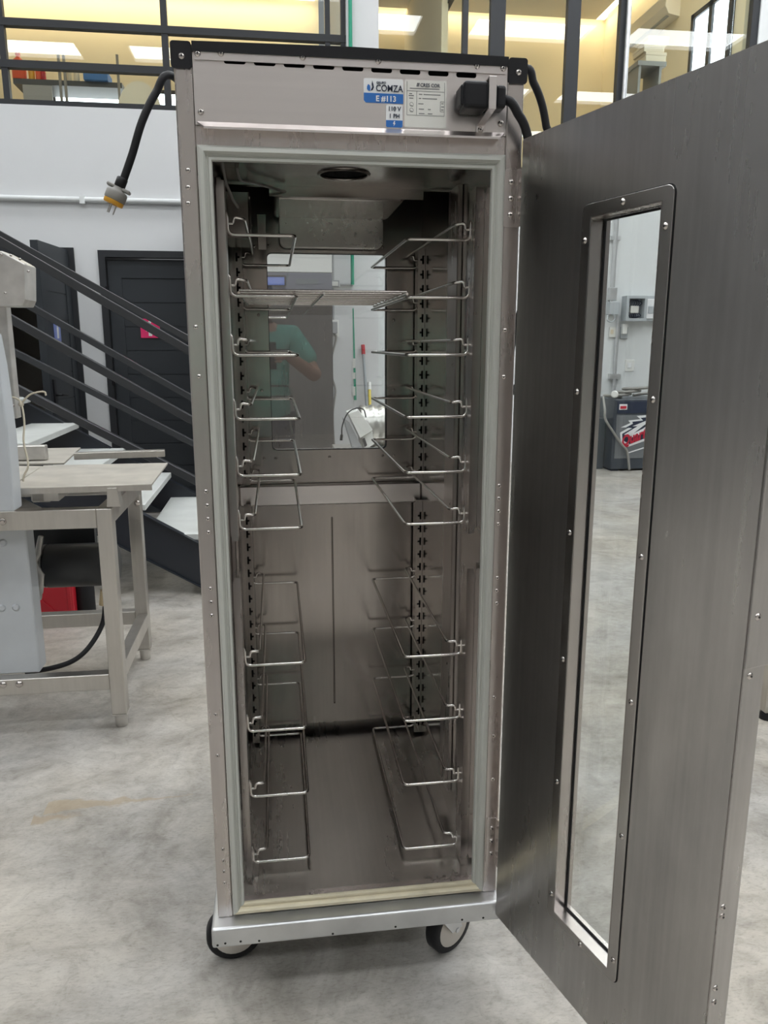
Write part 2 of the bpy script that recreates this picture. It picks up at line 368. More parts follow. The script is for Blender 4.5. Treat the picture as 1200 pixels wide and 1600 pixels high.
# back wall with two door openings
dx0, dx1, dtop = PY(153, 392, WY).x, PY(153, 392, WY).x+.93, PY(153, 391, WY).z
lx1, lx0, ltop = PY(115, 385, WY).x, PY(115, 385, WY).x-.82, PY(100, 387, WY).z
g = G(); g.plate([(-7, 0), (lx0, 0), (lx0, ltop), (lx1, ltop), (lx1, 0), (dx0, 0), (dx0, dtop), (dx1, dtop), (dx1, 0), (XC1, 0), (XC1, SILL), (-7, SILL)], [], .18, front(WY))
wb = struct(g, 'wall_back', 'wall')
g = G(); g.box((XC0, WY-.06, SILL), (XC1, WY+2.4, 7.0)); struct(g, 'wall_column', 'wall')
g = G(); g.box((XC1-.12, WY+.18, 0), (XC1, WY2, SILL)); struct(g, 'wall_return', 'wall')
g = G(); g.box((-7, WY, SILL+1.75), (XC0, WY+.18, 7.0)); struct(g, 'wall_upper_back', 'wall')
cy0, cy1 = PY(100, 308, WY).z, PY(100, 316, WY).z
g = G(); g.cyl((-6.9, WY-.022, (cy0+cy1)/2), (XC0, WY-.022, (cy0+cy1)/2), .02, 12)
for x in (-3.2, PY(130, 310, WY).x, .3): g.box((x-.018, WY-.046, (cy0+cy1)/2-.03), (x+.018, WY, (cy0+cy1)/2+.03))
tag(g.build('conduit', 'wall_far'), 'thin white conduit running level along the wall above the dark doors', 'conduit')
# far wall on the right
SILL2 = 3.15
gx = [PY(590, 30, WY2).x, PY(1187, 40, WY2).x]
g = G(); g.box((XC1, WY2, 0), (10, WY2+.2, SILL2)); g.box((gx[1], WY2, SILL2), (10, WY2+.2, 7.0)); struct(g, 'wall_far', 'wall_far')
g = G(); g.box((XC1, WY2, 6.75), (gx[1], WY2+.2, 7.0)); struct(g, 'wall_upper_far', 'wall_far')
g = G(); g.box((-7.2, -9, 0), (-7, 8, 7.0)); struct(g, 'wall_left', 'wall_dim')
g = G(); g.box((10, -9, 0), (10.2, 8, 7.0)); struct(g, 'wall_right', 'wall_dim')
g = G(); g.box((-7, -9.2, 0), (10, -9, 7.0)); struct(g, 'wall_front', 'wall_mid')
# roof with translucent panels
sk = [(x, y) for y in (-6.0, -2.6, 1.0, 3.6) for x in (-4.6, -1.4, 1.8, 5.0, 8.0)]+[(x, 6.0) for x in (2.4, 5.0, 8.0)]
g = G(); g.plate(rect(-7.2, -9.2, 10.2, 12.2), [rect(x-1.1, y-.45, x+1.1, y+.45) for x, y in sk], .1, lambda a, b_, c: (a, b_, 7.0-c))
ce = struct(g, 'ceiling', 'roof')
for x, y in sk:
    g = G(); g.box((x-1.1, y-.45, 7.07), (x+1.1, y+.45, 7.09)); o = g.build('skylight', 'skylight', ce)

# ------------------------------------------------------------------ washroom doors
def panel_door(T, w, h, parent, name='leaf'):
    """T(a,b,c): a across, b up, c outward"""
    def fr(a0, b0, a1, b1, c0, c1): 
        g = G(); vs = [T(a, b_, c) for c in (c0, c1) for b_ in (b0, b1) for a in (a0, a1)]
        g.add(vs, [[0, 1, 3, 2], [4, 6, 7, 5], [0, 4, 5, 1], [2, 3, 7, 6], [0, 2, 6, 4], [1, 5, 7, 3]]); return g
    bs = fr(0, 0, w, h, -.04, 0).build(name, 'doorpaint', parent)
    for (a0, b0, a1, b1) in ((0, 0, .10, h), (w-.10, 0, w, h), (.10, h-.14, w-.10, h), (.10, 0, w-.10, .2)):
        fr(a0, b0, a1, b1, 0, .012).build('stile', 'doorpaint', parent)
    k = 0; b0 = .2; n_ = 9; hh = (h-.34)/n_
    while k < n_:
        fr(.10, b0+k*hh+.004, w-.10, b0+(k+1)*hh-.004, 0, .005).build('board', 'doorpaint', parent); k += 1
d1 = thing('door_1', None, None, (dx0, WY, 0)); d1['kind'] = 'structure'
g = G(); g.box((dx0, WY-.02, 0), (dx0+.05, WY+.1, dtop)); g.box((dx1-.05, WY-.02, 0), (dx1, WY+.1, dtop)); g.box((dx0+.05, WY-.02, dtop-.05), (dx1-.05, WY+.1, dtop)); g.build('door_frame', 'frame', d1)
panel_door(lambda a, b_, c: (dx0+.055+a, WY+.035-c, .01+b_), dx1-dx0-.11, dtop-.07, d1)
for z in (.35, 1.1, 1.75):
    g = G(); g.cyl((dx0+.052, WY-.025, z-.05), (dx0+.052, WY-.025, z+.05), .012, 10); g.build('hinge', 'blackpaint', d1)
p0, p1 = PY(218, 500, WY), PY(250, 528, WY); wS = p1.x-p0.x
sg = thing('toilet_sign', 'square pink sign with a white figure on the closed dark door', 'sign', (p0.x, WY+.02, p1.z))
zs = p1.z; g = G(); g.box((p0.x, WY+.019, zs), (p0.x+wS, WY+.0295, zs+wS)); g.build('sign_plate', 'pink', sg)
g = G(); cx = p0.x+wS*.5; yf_ = WY+.0155
g.lathe((cx, yf_, zs+wS*.82), (0, 1, 0), [(0, wS*.075), (.004, wS*.075)], 12)
g.plate([(cx-.02*1, zs+wS*.70), (cx+.02, zs+wS*.70), (cx+wS*.22, zs+wS*.34), (cx+wS*.09, zs+wS*.34), (cx+wS*.09, zs+wS*.10), (cx-wS*.09, zs+wS*.10), (cx-wS*.09, zs+wS*.34), (cx-wS*.22, zs+wS*.34)], [], .004, front(yf_))
g.build('figure', 'whiteplastic', sg)
d2 = thing('door_2', None, None, (lx1, WY, 0)); d2['kind'] = 'structure'
g = G(); g.box((lx1-.05, WY-.02, 0), (lx1, WY+.1, ltop)); g.box((lx0, WY-.02, 0), (lx0+.05, WY+.1, ltop)); g.box((lx0+.05, WY-.02, ltop-.05), (lx1-.05, WY+.1, ltop)); g.build('door_frame', 'frame', d2)
# open leaf: hinged at right jamb, free edge swung toward the hall
hp = Vector((lx1-.05, WY-.03, .01)); fe = PY(64, 470, WY-.62); fe = Vector((fe.x, fe.y, .01)); ld = (fe-hp); lw = ld.length; ld.normalize(); ln_ = Vector((0, 0, 1)).cross(ld)
if ln_.y > 0: ln_ = -ln_
panel_door(lambda a, b_, c: tuple(hp+ld*a+Vector((0, 0, 1))*b_+ln_*c), lw, ltop-.03, d2)
q = hp+ld*(lw-.06)
g = G(); g.obox(q+Vector((0, 0, 1.0))+ln_*.018, Matrix((ld, ln_, Vector((0, 0, 1)))).transposed(), (.04, .014, .22)); g.tube([q+ln_*.02+Vector((0, 0, 1.0)), q+ln_*.065+Vector((0, 0, 1.0)), q-ld*.11+ln_*.065+Vector((0, 0, .99))], .009, 8, .01); g.build('handle', 'blackpaint', d2)
q = hp+ld*(lw*.60)+ln_*.009+Vector((0, 0, PY(97, 518, WY-.3).z-.02))
sb = thing('toilet_sign', 'small blue sign on the dark door that stands open', 'sign', q)
R3 = Matrix((ld, ln_, Vector((0, 0, 1)))).transposed()
g = G(); g.obox(q, R3, (.12, .006, .15)); g.build('sign_plate', 'signblue', sb)
g = G(); g.obox(q+ln_*.004, R3, (.03, .003, .08)); g.lathe(q+ln_*.003+Vector((0, 0, .055)), ln_, [(0, .013), (.003, .013)], 10); g.build('figure', 'whiteplastic', sb)
# dim washroom behind the open door
g = G(); g.box((lx0-.6, WY+1.8, 0), (lx1+.1, WY+1.9, 2.5)); g.box((lx0-.6, WY+.19, 0), (lx0-.5, WY+1.8, 2.5)); g.box((lx1+.1, WY+.19, 0), (lx1+.2, WY+1.8, 2.5)); g.box((lx0-.6, WY+.19, 2.5), (lx1+.2, WY+1.9, 2.6)); struct(g, 'wall_washroom', 'desk')

# ------------------------------------------------------------------ office glazing above the washroom wall
w1 = thing('window_1', None, None, ((-7+XC0)/2, WY, SILL)); w1['kind'] = 'structure'
def bar_px(win, y0px, y1px, xpx, Y, x0, x1, d=.06, name='mullion'):
    z0, z1 = PY(xpx, y1px, Y).z, PY(xpx, y0px, Y).z
    g = G(); g.box((x0, Y, z0), (x1, Y+d, z1)); return g.build(name, 'frame', win)
bar_px(w1, 159, 167, 130, WY, -7, XC0, .08, 'sill_bar'); bar_px(w1, 98, 110, 130, WY, -7, XC0); bar_px(w1, 33, 45, 130, WY, -7, XC0)
zt_ = SILL+1.75
g = G(); g.box((-7, WY, zt_-.06), (XC0, WY+.06, zt_)); g.build('mullion', 'frame', w1)
for xp, wd in ((2, 10), (257, 10), (512, 8), (536, 7)):
    a, b_ = PY(xp-wd/2, 60, WY).x, PY(xp+wd/2, 60, WY).x
    g = G(); g.box((a, WY+.005, SILL), (b_, WY+.055, zt_)); g.build('mullion', 'frame', w1)
xs = [-7, PY(2, 60, WY).x, PY(257, 60, WY).x, PY(512, 60, WY).x, XC0]
for a, b_ in zip(xs[:-1], xs[1:]):
    g = G(); g.box((a, WY+.028, SILL), (b_, WY+.032, zt_)); g.build('pane', 'glass_far', w1)
# office room 1
r1y = 8.3; rz = PY(300, 4, r1y).z
g = G(); g.box((-7, r1y, SILL-.4), (XC0, r1y+.1, 7.0)); struct(g, 'wall_office_back', 'cream')
g = G(); g.box((-7, WY+.18, SILL-.35), (XC0, r1y, SILL-.25)); struct(g, 'floor_office', 'desk')
g = G(); g.box((-7, WY+.19, rz+.12), (XC0, r1y-.35, rz+.2)); struct(g, 'ceiling_office', 'ceil_in')
g = G(); g.box((-6.9, r1y-.30, rz+.05), (XC0-.05, r1y-.1, rz+.07)); g.build('cove_light', 'cove', None); tag(bpy.data.objects[g and 'cove_light'], 'long warm cove light along the back of the office over the washrooms', 'light')
g = G(); g.box((-6.9, r1y-.34, rz-.02), (XC0-.05, r1y-.32, rz+.12)); struct(g, 'trim_1', 'ceil_in')
g = G(); g.box((-5.5, WY+.5, rz+.10), (XC0-.5, WY+.9, rz+.118)); tag(g.build('fill_panel', 'office_fill'), 'flat warm fill panel added unseen inside the office over the washrooms', 'light')  # out-of-view glowing panel added to brighten this office
# shelf with jugs, chair
sy = 7.6
def at(x, y, Y=sy): return PY(x, y, Y)
st = at(20, 122, sy-.1); en = at(190, 126, sy-.1)
sh = thing('steel_shelf', 'dark open steel shelf holding jugs behind the office glass', 'shelf', ((st.x+en.x)/2, sy, SILL-.25))
g = G(); g.box((st.x, sy-.1, st.z-.05), (en.x, sy+.3, st.z)); g.build('shelf_board', 'shelf', sh)
for xp in (18, 98, 106, 188):
    x = at(xp, 120).x
    g = G(); g.box((x-.012, sy-.13, SILL-.25), (x+.012, sy-.106, at(xp, 92).z)); g.build('post', 'plug_grey', sh)
g = G(); g.box((at(40, 140).x, sy-.1, at(40, 168).z), (at(85, 140).x, sy-.08, at(40, 137).z)); g.build('back_panel', 'greyplastic', sh)
def jug(x0, x1, y0, mat, name, label, cat, spout=True):
    a, b_ = at(x0, 120), at(x1, 120); r = (b_.x-a.x)/2; zt = at(x0, y0, sy-.05).z; h = zt-st.z
    t = thing(name, label, cat, ((a.x+b_.x)/2, sy-.05, st.z))
    g = G(); g.lathe((a.x+r, sy-.05, st.z), (0, 0, 1), [(0, r*.92), (h*.05, r), (h*.62, r), (h*.8, r*.72), (h*.92, r*.3), (h, r*.28)] if spout else [(0, r*.95), (h*.05, r), (h*.9, r), (h, r*.8)], 16); g.build('body', mat, t)
    g = G(); g.lathe((a.x+r, sy-.05, zt), (0, 0, 1), [(0, r*(.36 if spout else .9)), (h*.08, r*(.36 if spout else .9))], 12); g.build('cap', 'jugred', t)
jug(22, 44, 86, 'jugred', 'plastic_jug', 'large round-shouldered red jug on the office shelf', 'jug')
jug(47, 57, 104, 'amber', 'plastic_jar', 'amber jar between the red containers on the office shelf', 'jar', False)
jug(58, 67, 97, 'jugred', 'plastic_bottle', 'slim orange-red bottle beside the amber jar on the office shelf', 'bottle')
jug(66, 74, 112, 'red', 'plastic_jar', 'short dark red jar at the end of the red containers', 'jar', False)
for i, (a, b_) in enumerate(((106, 114), (117, 126))):
    jug(a, b_, 107, 'chairwhite', 'white_canister', ['tall white canister beside the middle post of the office shelf', 'tall white canister nearer the blue crate on the office shelf'][i], 'canister', False)
a, b_ = at(135, 122), at(172, 118)
t = thing('blue_crate', 'low blue crate with cream boxes on the office shelf', 'crate', ((a.x+b_.x)/2, sy, st.z))
g = G(); g.box((a.x, sy-.15, st.z), (b_.x, sy+.1, at(150, 117).z), .005); g.build('crate', 'bluebox', t)
g = G(); g.box((a.x+.03, sy-.12, at(150, 117).z), (a.x+.12, sy+.06, at(150, 109).z), .004); g.build('carton', 'paper', t)
g = G(); g.box((b_.x-.12, sy-.12, at(150, 117).z), (b_.x-.03, sy+.06, at(150, 109).z), .004); g.build('carton', 'paper', t)
# white chair back
cyy = 6.6; a, b_ = PY(182, 150, cyy), PY(252, 150, cyy)
t = thing('office_chair', 'cream slatted chair back showing behind the office glass', 'chair', ((a.x+b_.x)/2, cyy, SILL-.25))
zc = PY(215, 126, cyy).z; xc_ = (a.x+b_.x)/2; hw = (b_.x-a.x)/2; z0 = SILL-.0
g = G()
prof = [(xc_-hw, z0), (xc_+hw, z0)]+[(xc_+hw*math.cos(math.radians(k)), z0+(zc-z0)*.55+(zc-z0)*.45*math.sin(math.radians(k))) for k in range(0, 181, 15)]
g.plate(prof, [], .03, front(cyy)); g.build('backrest', 'chairwhite', t)
for k in range(4):
    g = G(); z = z0+.05+k*(zc-z0)*.17; g.box((xc_-hw*.8, cyy-.008, z), (xc_+hw*.8, cyy, z+(zc-z0)*.08), .003); g.build('slat', 'chairwhite', t)
g = G(); g.cyl((xc_, cyy+.05, SILL-.25), (xc_, cyy+.05, z0+.05), .03, 10); g.build('stem', 'shelf', t)
# bright window low in the office
a, b_ = PY(86, 140, r1y-.02), PY(300, 168, r1y-.02)
t = thing('window_3', None, None, ((a.x+b_.x)/2, r1y-.02, b_.z)); t['kind'] = 'structure'
g = G(); g.box((a.x, r1y-.02, b_.z-.25), (b_.x, r1y-.01, a.z)); g.build('pane', 'daywin', t)
g = G(); g.box((a.x-.04, r1y-.03, b_.z-.25), (a.x, r1y, a.z)); g.box((a.x-.04, r1y-.03, a.z), (b_.x, r1y, a.z+.04)); g.build('window_frame', 'frame', t)

# ------------------------------------------------------------------ far office glazing
w2 = thing('window_2', None, None, ((gx[0]+gx[1])/2, WY2, SILL2)); w2['kind'] = 'structure'
for a, b_ in ((588, 592), (724, 732), (767, 790), (887, 907), (969, 978), (1174, 1187)):
    x0, x1 = PY(a, 60, WY2).x, PY(b_, 60, WY2).x
    g = G(); g.box((x0, WY2+.02, SILL2), (x1, WY2+.10, 6.75)); g.build('mullion', 'frame', w2)
g = G(); g.box((gx[0], WY2+.01, SILL2-.06), (gx[1], WY2+.11, SILL2+.04)); g.build('sill_bar', 'frame', w2)
xs = [PY(v, 60, WY2).x for v in (590, 728, 778, 897, 973, 1180)]
for a, b_ in zip(xs[:-1], xs[1:]):
    g = G(); g.box((a, WY2+.055, SILL2), (b_, WY2+.06, 6.75)); g.build('pane', 'glass_far', w2)
r2y = 11.6; cz = PY(800, 36, r2y).z; rx = PY(945, 45, r2y).x
g = G(); g.box((XC0+.3, r2y, SILL2-.4), (rx+.1, r2y+.1, cz+.5)); struct(g, 'wall_office_far', 'cream')
g = G(); g.box((rx, WY2+.2, SILL2-.4), (rx+.1, r2y, cz+.5)); struct(g, 'wall_office_side', 'cream')
g = G(); g.box((XC0+.3, WY2+.2, SILL2-.4), (rx, r2y, SILL2-.3)); struct(g, 'floor_office_far', 'desk')
g = G(); g.box((XC0+.3, WY2+.2, cz+.02), (rx-.25, r2y-.25, cz+.12)); struct(g, 'ceiling_office_far', 'ceil_in')
g = G(); g.box((XC0+.35, r2y-.2, cz+.09), (rx-.05, r2y-.08, cz+.11)); g.box((rx-.2, WY2+.25, cz+.09), (rx-.08, r2y-.2, cz+.11)); tag(g.build('cove_light', 'cove'), 'warm cove light turning the corner of the far office ceiling', 'light')
g = G(); g.box((2.0, WY2+.35, cz-.005), (rx-.4, WY2+.75, cz+.015)); tag(g.build('fill_panel', 'office_fill'), 'flat warm fill panel added unseen close to the far office glazing', 'light')  # unseen glowing panel added to lift the dim front of the far office
# partition inside far office
pxx = PY(632, 25, r2y).x; pe = PX(690, 40, pxx).y
g = G(); g.box((pxx, max(WY2+.25, pe), SILL2-.3), (pxx+.08, r2y, cz+.02)); struct(g, 'wall_partition', 'cream')
pa, pb = PX(663, 80, pxx+.1), PX(722, -5, pxx+.1)
g = G(); g.beam((pxx+.1, WY2+.3, pa.z-.0), (pxx+.1, r2y-.1, pa.z+.02), .06, .07); struct(g, 'trim_2', 'frame')
# air conditioner on the side wall
A, B_ = PX(993, 46, rx), PX(1062, -8, rx)
acz = A.z-.32
t = thing('air_conditioner', 'white split air conditioner high on the far office side wall', 'air conditioner', (rx-.1, (A.y+B_.y)/2, acz))
ya, yb = max(A.y, B_.y), min(A.y, B_.y)-.05
g = G(); g.plate([(0, 0), (.16, .03), (.21, .12), (.2, .27), (0, .30)], [], ya-yb, lambda a, b_, c: (rx-a, ya+c, acz+b_)); g.build('body', 'acwhite', t, .008)
g = G(); g.box((rx-.165, ya-.06, acz+.018), (rx-.12, yb+.06, acz+.028)); g.build('outlet_slot', 'greyplastic', t)
# cartons on a desk
dy = 8.4; a, b_ = PY(1000, 102, dy), PY(1031, 102, dy)
t = thing('desk', 'grey desk under the stacked cartons in the far office', 'desk', (a.x, dy, SILL2-.3))
g = G(); g.box((PY(985, 150, dy).x, dy-.16, a.z-.05), (min(PY(1032, 102, dy).x, rx-.02), dy+.3, a.z)); g.build('desktop', 'desk', t)
for xx in (PY(987, 150, dy).x, PY(1028, 102, dy).x-.05):
    g = G(); g.box((xx, dy-.15, SILL2-.3), (xx+.03, dy+.28, a.z-.05)); g.build('leg', 'desk', t)
zc0 = a.z; ys = (102, 88, 76, 63)
for i in range(3):
    z0, z1 = PY(1010, ys[i], dy).z, PY(1010, ys[i+1], dy).z; dx = (.0, -.03, .015)[i]
    if i == 0: z0 = zc0
    t = thing('carton', ['bottom carton of the stack in the far office', 'middle carton of the stack in the far office', 'topmost carton of the stack in the far office'][i], 'box', ((a.x+b_.x)/2+dx, dy, z0), 'cartons stacked in the far office')
    g = G(); g.box((a.x+dx, dy-.15, z0), (b_.x+dx, dy+.15, z1-.012), .004); g.build('body', 'paper', t)
    g = G(); g.box((a.x+dx-.006, dy-.156, z1-.035), (b_.x+dx+.006, dy+.156, z1-.001), .003); g.build('lid', 'paper', t)
# dark window on the side wall
a, b_ = PX(1080, 105, rx), PX(1143, 82, rx)
t = thing('window_4', None, None, (rx-.02, (a.y+b_.y)/2, SILL2+.1)); t['kind'] = 'structure'
zw = PX(1110, 6, rx).z; ya, yb = max(a.y, b_.y), min(a.y, b_.y)
g = G(); g.box((rx-.02, yb, SILL2+.1), (rx-.012, ya, zw)); g.build('pane', 'daywin', t)
g = G(); g.box((rx-.05, ya-.06, SILL2+.1), (rx-.0, ya, zw)); g.box((rx-.05, yb, SILL2+.1), (rx-.0, yb+.06, zw)); g.box((rx-.05, yb, zw-.06), (rx-.0, ya, zw)); ym = (ya+yb)/2; g.box((rx-.05, ym-.04, SILL2+.1), (rx-.0, ym+.04, zw)); g.build('window_frame', 'frame', t)

# ------------------------------------------------------------------ staircase
NY, FY = 2.8, 3.9
stc = thing('staircase', 'dark steel staircase with pale tread plates and bar railings', 'staircase', (-1.2, (NY+FY)/2, 0))
def slope_line(p, q, Y):
    a, b_ = PY(*p, Y), PY(*q, Y); k = (b_.z-a.z)/(b_.x-a.x); return lambda x: a.z+k*(x-a.x), k
ns, kS = slope_line((224, 801), (308, 848), NY)
kk = -.60
XE = PY(312, 908, NY).x+.06
def para(x0, x1, zt0, zt1, h, Y, d, name, mat):
    g = G(); vs = [(x, y, z) for y in (Y, Y+d) for x, z in ((x0, zt0-h), (x1, zt1-h), (x1, zt1), (x0, zt0))]
    g.add(vs, [[0, 1, 2, 3], [7, 6, 5, 4], [0, 4, 5, 1], [1, 5, 6, 2], [2, 6, 7, 3], [3, 7, 4, 0]]); return g.build(name, mat, stc)
XL = -3.6
zS = ns(PY(300, 845, NY).x); xS = PY(300, 845, NY).x
lin = lambda x: zS+kk*(x-xS)
for Y, nm in ((NY, 'stringer'), (FY, 'stringer')):
    g = G(); h = .25; x1 = xS+zS/(-kk)*.92; x1b = x1-.22
    pts = [(XL, lin(XL)-h), (xS+(h-zS)/kk, 0.0), (xS+(h-zS)/kk+.0, .0), (x1+.05, 0), (x1+.05, lin(x1+.05)), (XL, lin(XL))]
    # polygon: lower edge meets the floor, then a short foot
    xf = xS+(-(zS-h))/kk
    pts = [(XL, lin(XL)-h), (xf, 0), (x1, 0), (x1, max(.02, lin(x1))), (XL, lin(XL))]
    g.plate(pts, [], .012, front(Y)); g.plate([(XL, lin(XL)), (XL, lin(XL)+.006), (x1, lin(x1)+.006), (x1, lin(x1))], [], .05, front(Y-.02)); g.plate([(XL, lin(XL)-h), (XL, lin(XL)-h-.006), (xf, -.0), (xf, .006)], [], .05, front(Y-.02))
    g.build('stringer', 'stairpaint', stc)
rise, going = .172, .172/.60
x1 = xS+zS/(-kk)
k = 1
while True:
    xn = x1-going*k+.10; z = rise*k
    if xn < XL+.2: break
    g = G(); g.box((xn-.30, NY+.012, z-.035), (xn, FY-.001, z), .003)
    g.build('tread', 'tread', stc); k += 1
def railing(lines, Y, thick, hh):
    for (p, q) in lines:
        a, b_ = PY(*p, Y), PY(*q, Y); kz = (b_.z-a.z)/(b_.x-a.x); f = lambda x: a.z+kz*(x-a.x)
        e = -.12
        g = G(); g.beam((XL, Y, f(XL)), (e, Y, f(e)), thick, hh, (0, 0, 1), .003); g.build('rail', 'railpaint', stc)
nb = [((45, 403), (292, 546)), ((13, 496), (299, 656)), ((24, 606), (176, 684))]
fb = [((0, 366), (292, 528)), ((53, 482), (296, 620)), ((19, 548), (283, 683))]
railing(nb, NY+.02, .04, .042); railing(fb, FY-.02, .04, .042)
for Y, ls in ((NY+.02, nb), (FY-.02, fb)):
    a, b_ = PY(*ls[0][0], Y), PY(*ls[0][1], Y); kz = (b_.z-a.z)/(b_.x-a.x); f = lambda x: a.z+kz*(x-a.x)
    for x in (-.14, -2.9):
        g = G(); g.box((x-.02, Y-.02, max(0, lin(x)-.1)), (x+.02, Y+.02, f(x))); g.build('rail_post', 'railpaint', stc)

# ================================================================== HOLDING CABINET
B = .19; CW, CH, CD = .60, 1.66, .83
cab = thing('holding_cabinet', 'tall stainless steel holding cabinet on casters with its glazed door open', 'cabinet', (.3, .4, 0))
XI0, XI1 = .042, .560
# outer skin: side walls, back frame, corner posts
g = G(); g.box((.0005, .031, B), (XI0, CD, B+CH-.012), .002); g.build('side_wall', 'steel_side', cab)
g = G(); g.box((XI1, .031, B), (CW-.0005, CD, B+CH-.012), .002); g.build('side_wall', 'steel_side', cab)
for x0, x1 in ((0, .0305), (.5695, .60)):
    g = G(); g.box((x0, 0, B), (x1, .03, B+CH-.033), .0025, 2); p = g.build('corner_post', 'steel', cab)
xl, xr = .0165, .5835
def PF(x, y): return PY(x, y, 0)
for y in (266, 293, 318): p = PF(295, y); screw((p.x-.001, 0, p.z), (0, -1, 0), cab, SCREW_S)
for (x, y) in ((306, 511), (311, 588), (322, 768), (324, 790), (325, 811), (326, 832), (329, 920), (330, 941), (331, 962), (337, 1117), (340, 1181), (348, 1327), (349, 1345), (350, 1362), (351, 1380)):
    p = PF(x, y); screw((min(max(p.x, .01), .024), 0, p.z), (0, -1, 0), cab, SCREW_S)
for (x, y) in ((789, 516), (787, 589), (780, 759), (779, 779), (779, 799), (778, 819), (777, 903), (776, 923), (776, 943), (772, 1090), (771, 1150), (770, 1218)):
    p = PF(x, y); screw((min(max(p.x, .578), .592), 0, p.z), (0, -1, 0), cab, SCREW_S)
# header panel with louvre slots
hz0, hz1 = 1.727, 1.838
slots = [rrect(.082+.0494*k, 1.8225-.0009*k*.6, .118+.0494*k, 1.8225-.0009*k*.6+.0085, .004, 3) for k in range(9)]
g = G(); g.plate(rect(.031, hz0, .569, hz1), slots, .0015, front(-.001)); g.build('header_panel', 'steel_h', cab)
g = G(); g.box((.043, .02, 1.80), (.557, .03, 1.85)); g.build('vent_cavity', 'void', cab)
g = G(); g.plate(rrect(.034, 1.826, .566, 1.846, .003, 2), [rrect(.081+.0494*k, 1.8215, .119+.0494*k, 1.832, .004, 3) for k in range(0)], .002, front(-.004)); g.build('trim_strip', 'steel_h', cab)
for x in (.040, .078, .213, .341, .513, .560): screw((x, -.004, 1.837 if x not in (.040, .560) else 1.835), (0, -1, 0), cab, SCREW)
# drip lip below the header
g = G(); g.add([(.034, -.002, 1.732), (.566, -.002, 1.732), (.554, -.022, 1.720), (.046, -.022, 1.720), (.034, -.002, 1.729), (.566, -.002, 1.729), (.554, -.022, 1.7165), (.046, -.022, 1.7165)], [[0, 3, 2, 1], [4, 5, 6, 7], [3, 7, 6, 2], [0, 4, 7, 3], [1, 2, 6, 5]]); g.build('drip_lip', 'steel_h', cab)
screw((.041, -.0025, 1.747), (0, -1, 0), cab, SCREW); screw((.559, -.0025, 1.747), (0, -1, 0), cab, SCREW)
# frame ring behind the gasket
g = G(); g.plate(rect(.0305, B+.001, .5695, hz0), [rect(.047, B+.02, .553, 1.692)], .03, front(.004)); g.build('front_frame', 'steel', cab)
# gasket: four ribbed lengths
def gasket(p, q, inn, mat):
    p = Vector(p); q = Vector(q); inn = Vector(inn); g = G(); y0 = Vector((0, -1, 0))
    prof = [(0, .001), (.0, .010), (.004, .0135), (.010, .0145), (.013, .011), (.0145, .007), (.017, .006), (.0185, .009), (.0225, .009), (.024, .005), (.024, .001)]
    vs = []
    for c, s_ in ((p, 1), (q, -1)):
        dr = (q-p).normalized()*s_
        vs += [c+inn*a+dr*a+y0*h for a, h in prof]
    N = len(prof); g.add(vs, [[i, i+1, N+i+1, N+i] for i in range(N-1)]+[list(range(N))[::-1], list(range(N, 2*N))])
    return g.build('gasket', mat, cab)
gx0, gx1, gz0, gz1 = .032, .568, B+.009, 1.6945
gy = .003
gasket((gx0, gy, gz0), (gx0, gy, gz1), (1, 0, 0), 'gasket'); gasket((gx1, gy, gz0), (gx1, gy, gz1), (-1, 0, 0), 'gasket')
gasket((gx0, gy, gz1), (gx1, gy, gz1), (0, 0, -1), 'gasket'); gasket((gx0, gy, gz0), (gx1, gy, gz0), (0, 0, 1), 'gasket_old')
# black top cover, corner brackets
g = G(); g.box((.031, -.006, B+CH-.012), (.569, CD+.004, B+CH+.002), .002); g.build('top_cover', 'blackpaint', cab)
g = G(); g.plate([(.031, 1.838), (.569, 1.838), (.569, 1.853), (.300, 1.856), (.031, 1.853)], [], .006, front(-.0065)); g.build('top_cover_flange', 'blackpaint', cab)
for x0, x1 in ((-.004, .030), (.570, .604)):
    g = G(); g.plate(rrect(x0, 1.812, x1, 1.853, .005, 3), [], .004, front(-.004)); g.box((x0, 0, 1.816), (x1, .05, 1.853), .003); o = g.build('corner_bracket', 'black', cab)
    screw(((x0+x1)/2+.001, -.0042, 1.830), (0, -1, 0), cab, SCREW)
# base bumper plate
g = G(); g.box((-.012, -.034, B-.046), (.602, CD+.03, B), .006, 3); g.build('base_plate', 'galv', cab)
g = G()
for (x, y) in ((340, 1477), (352, 1474), (376, 1471), (405, 1470), (520, 1459), (618, 1448), (722, 1437), (755, 1434)):
    p = PY(x, y, -.034); g.cyl((p.x, -.0345, p.z), (p.x, -.03, p.z), .0025, 8)
g.build('rivet_holes', 'void', cab)
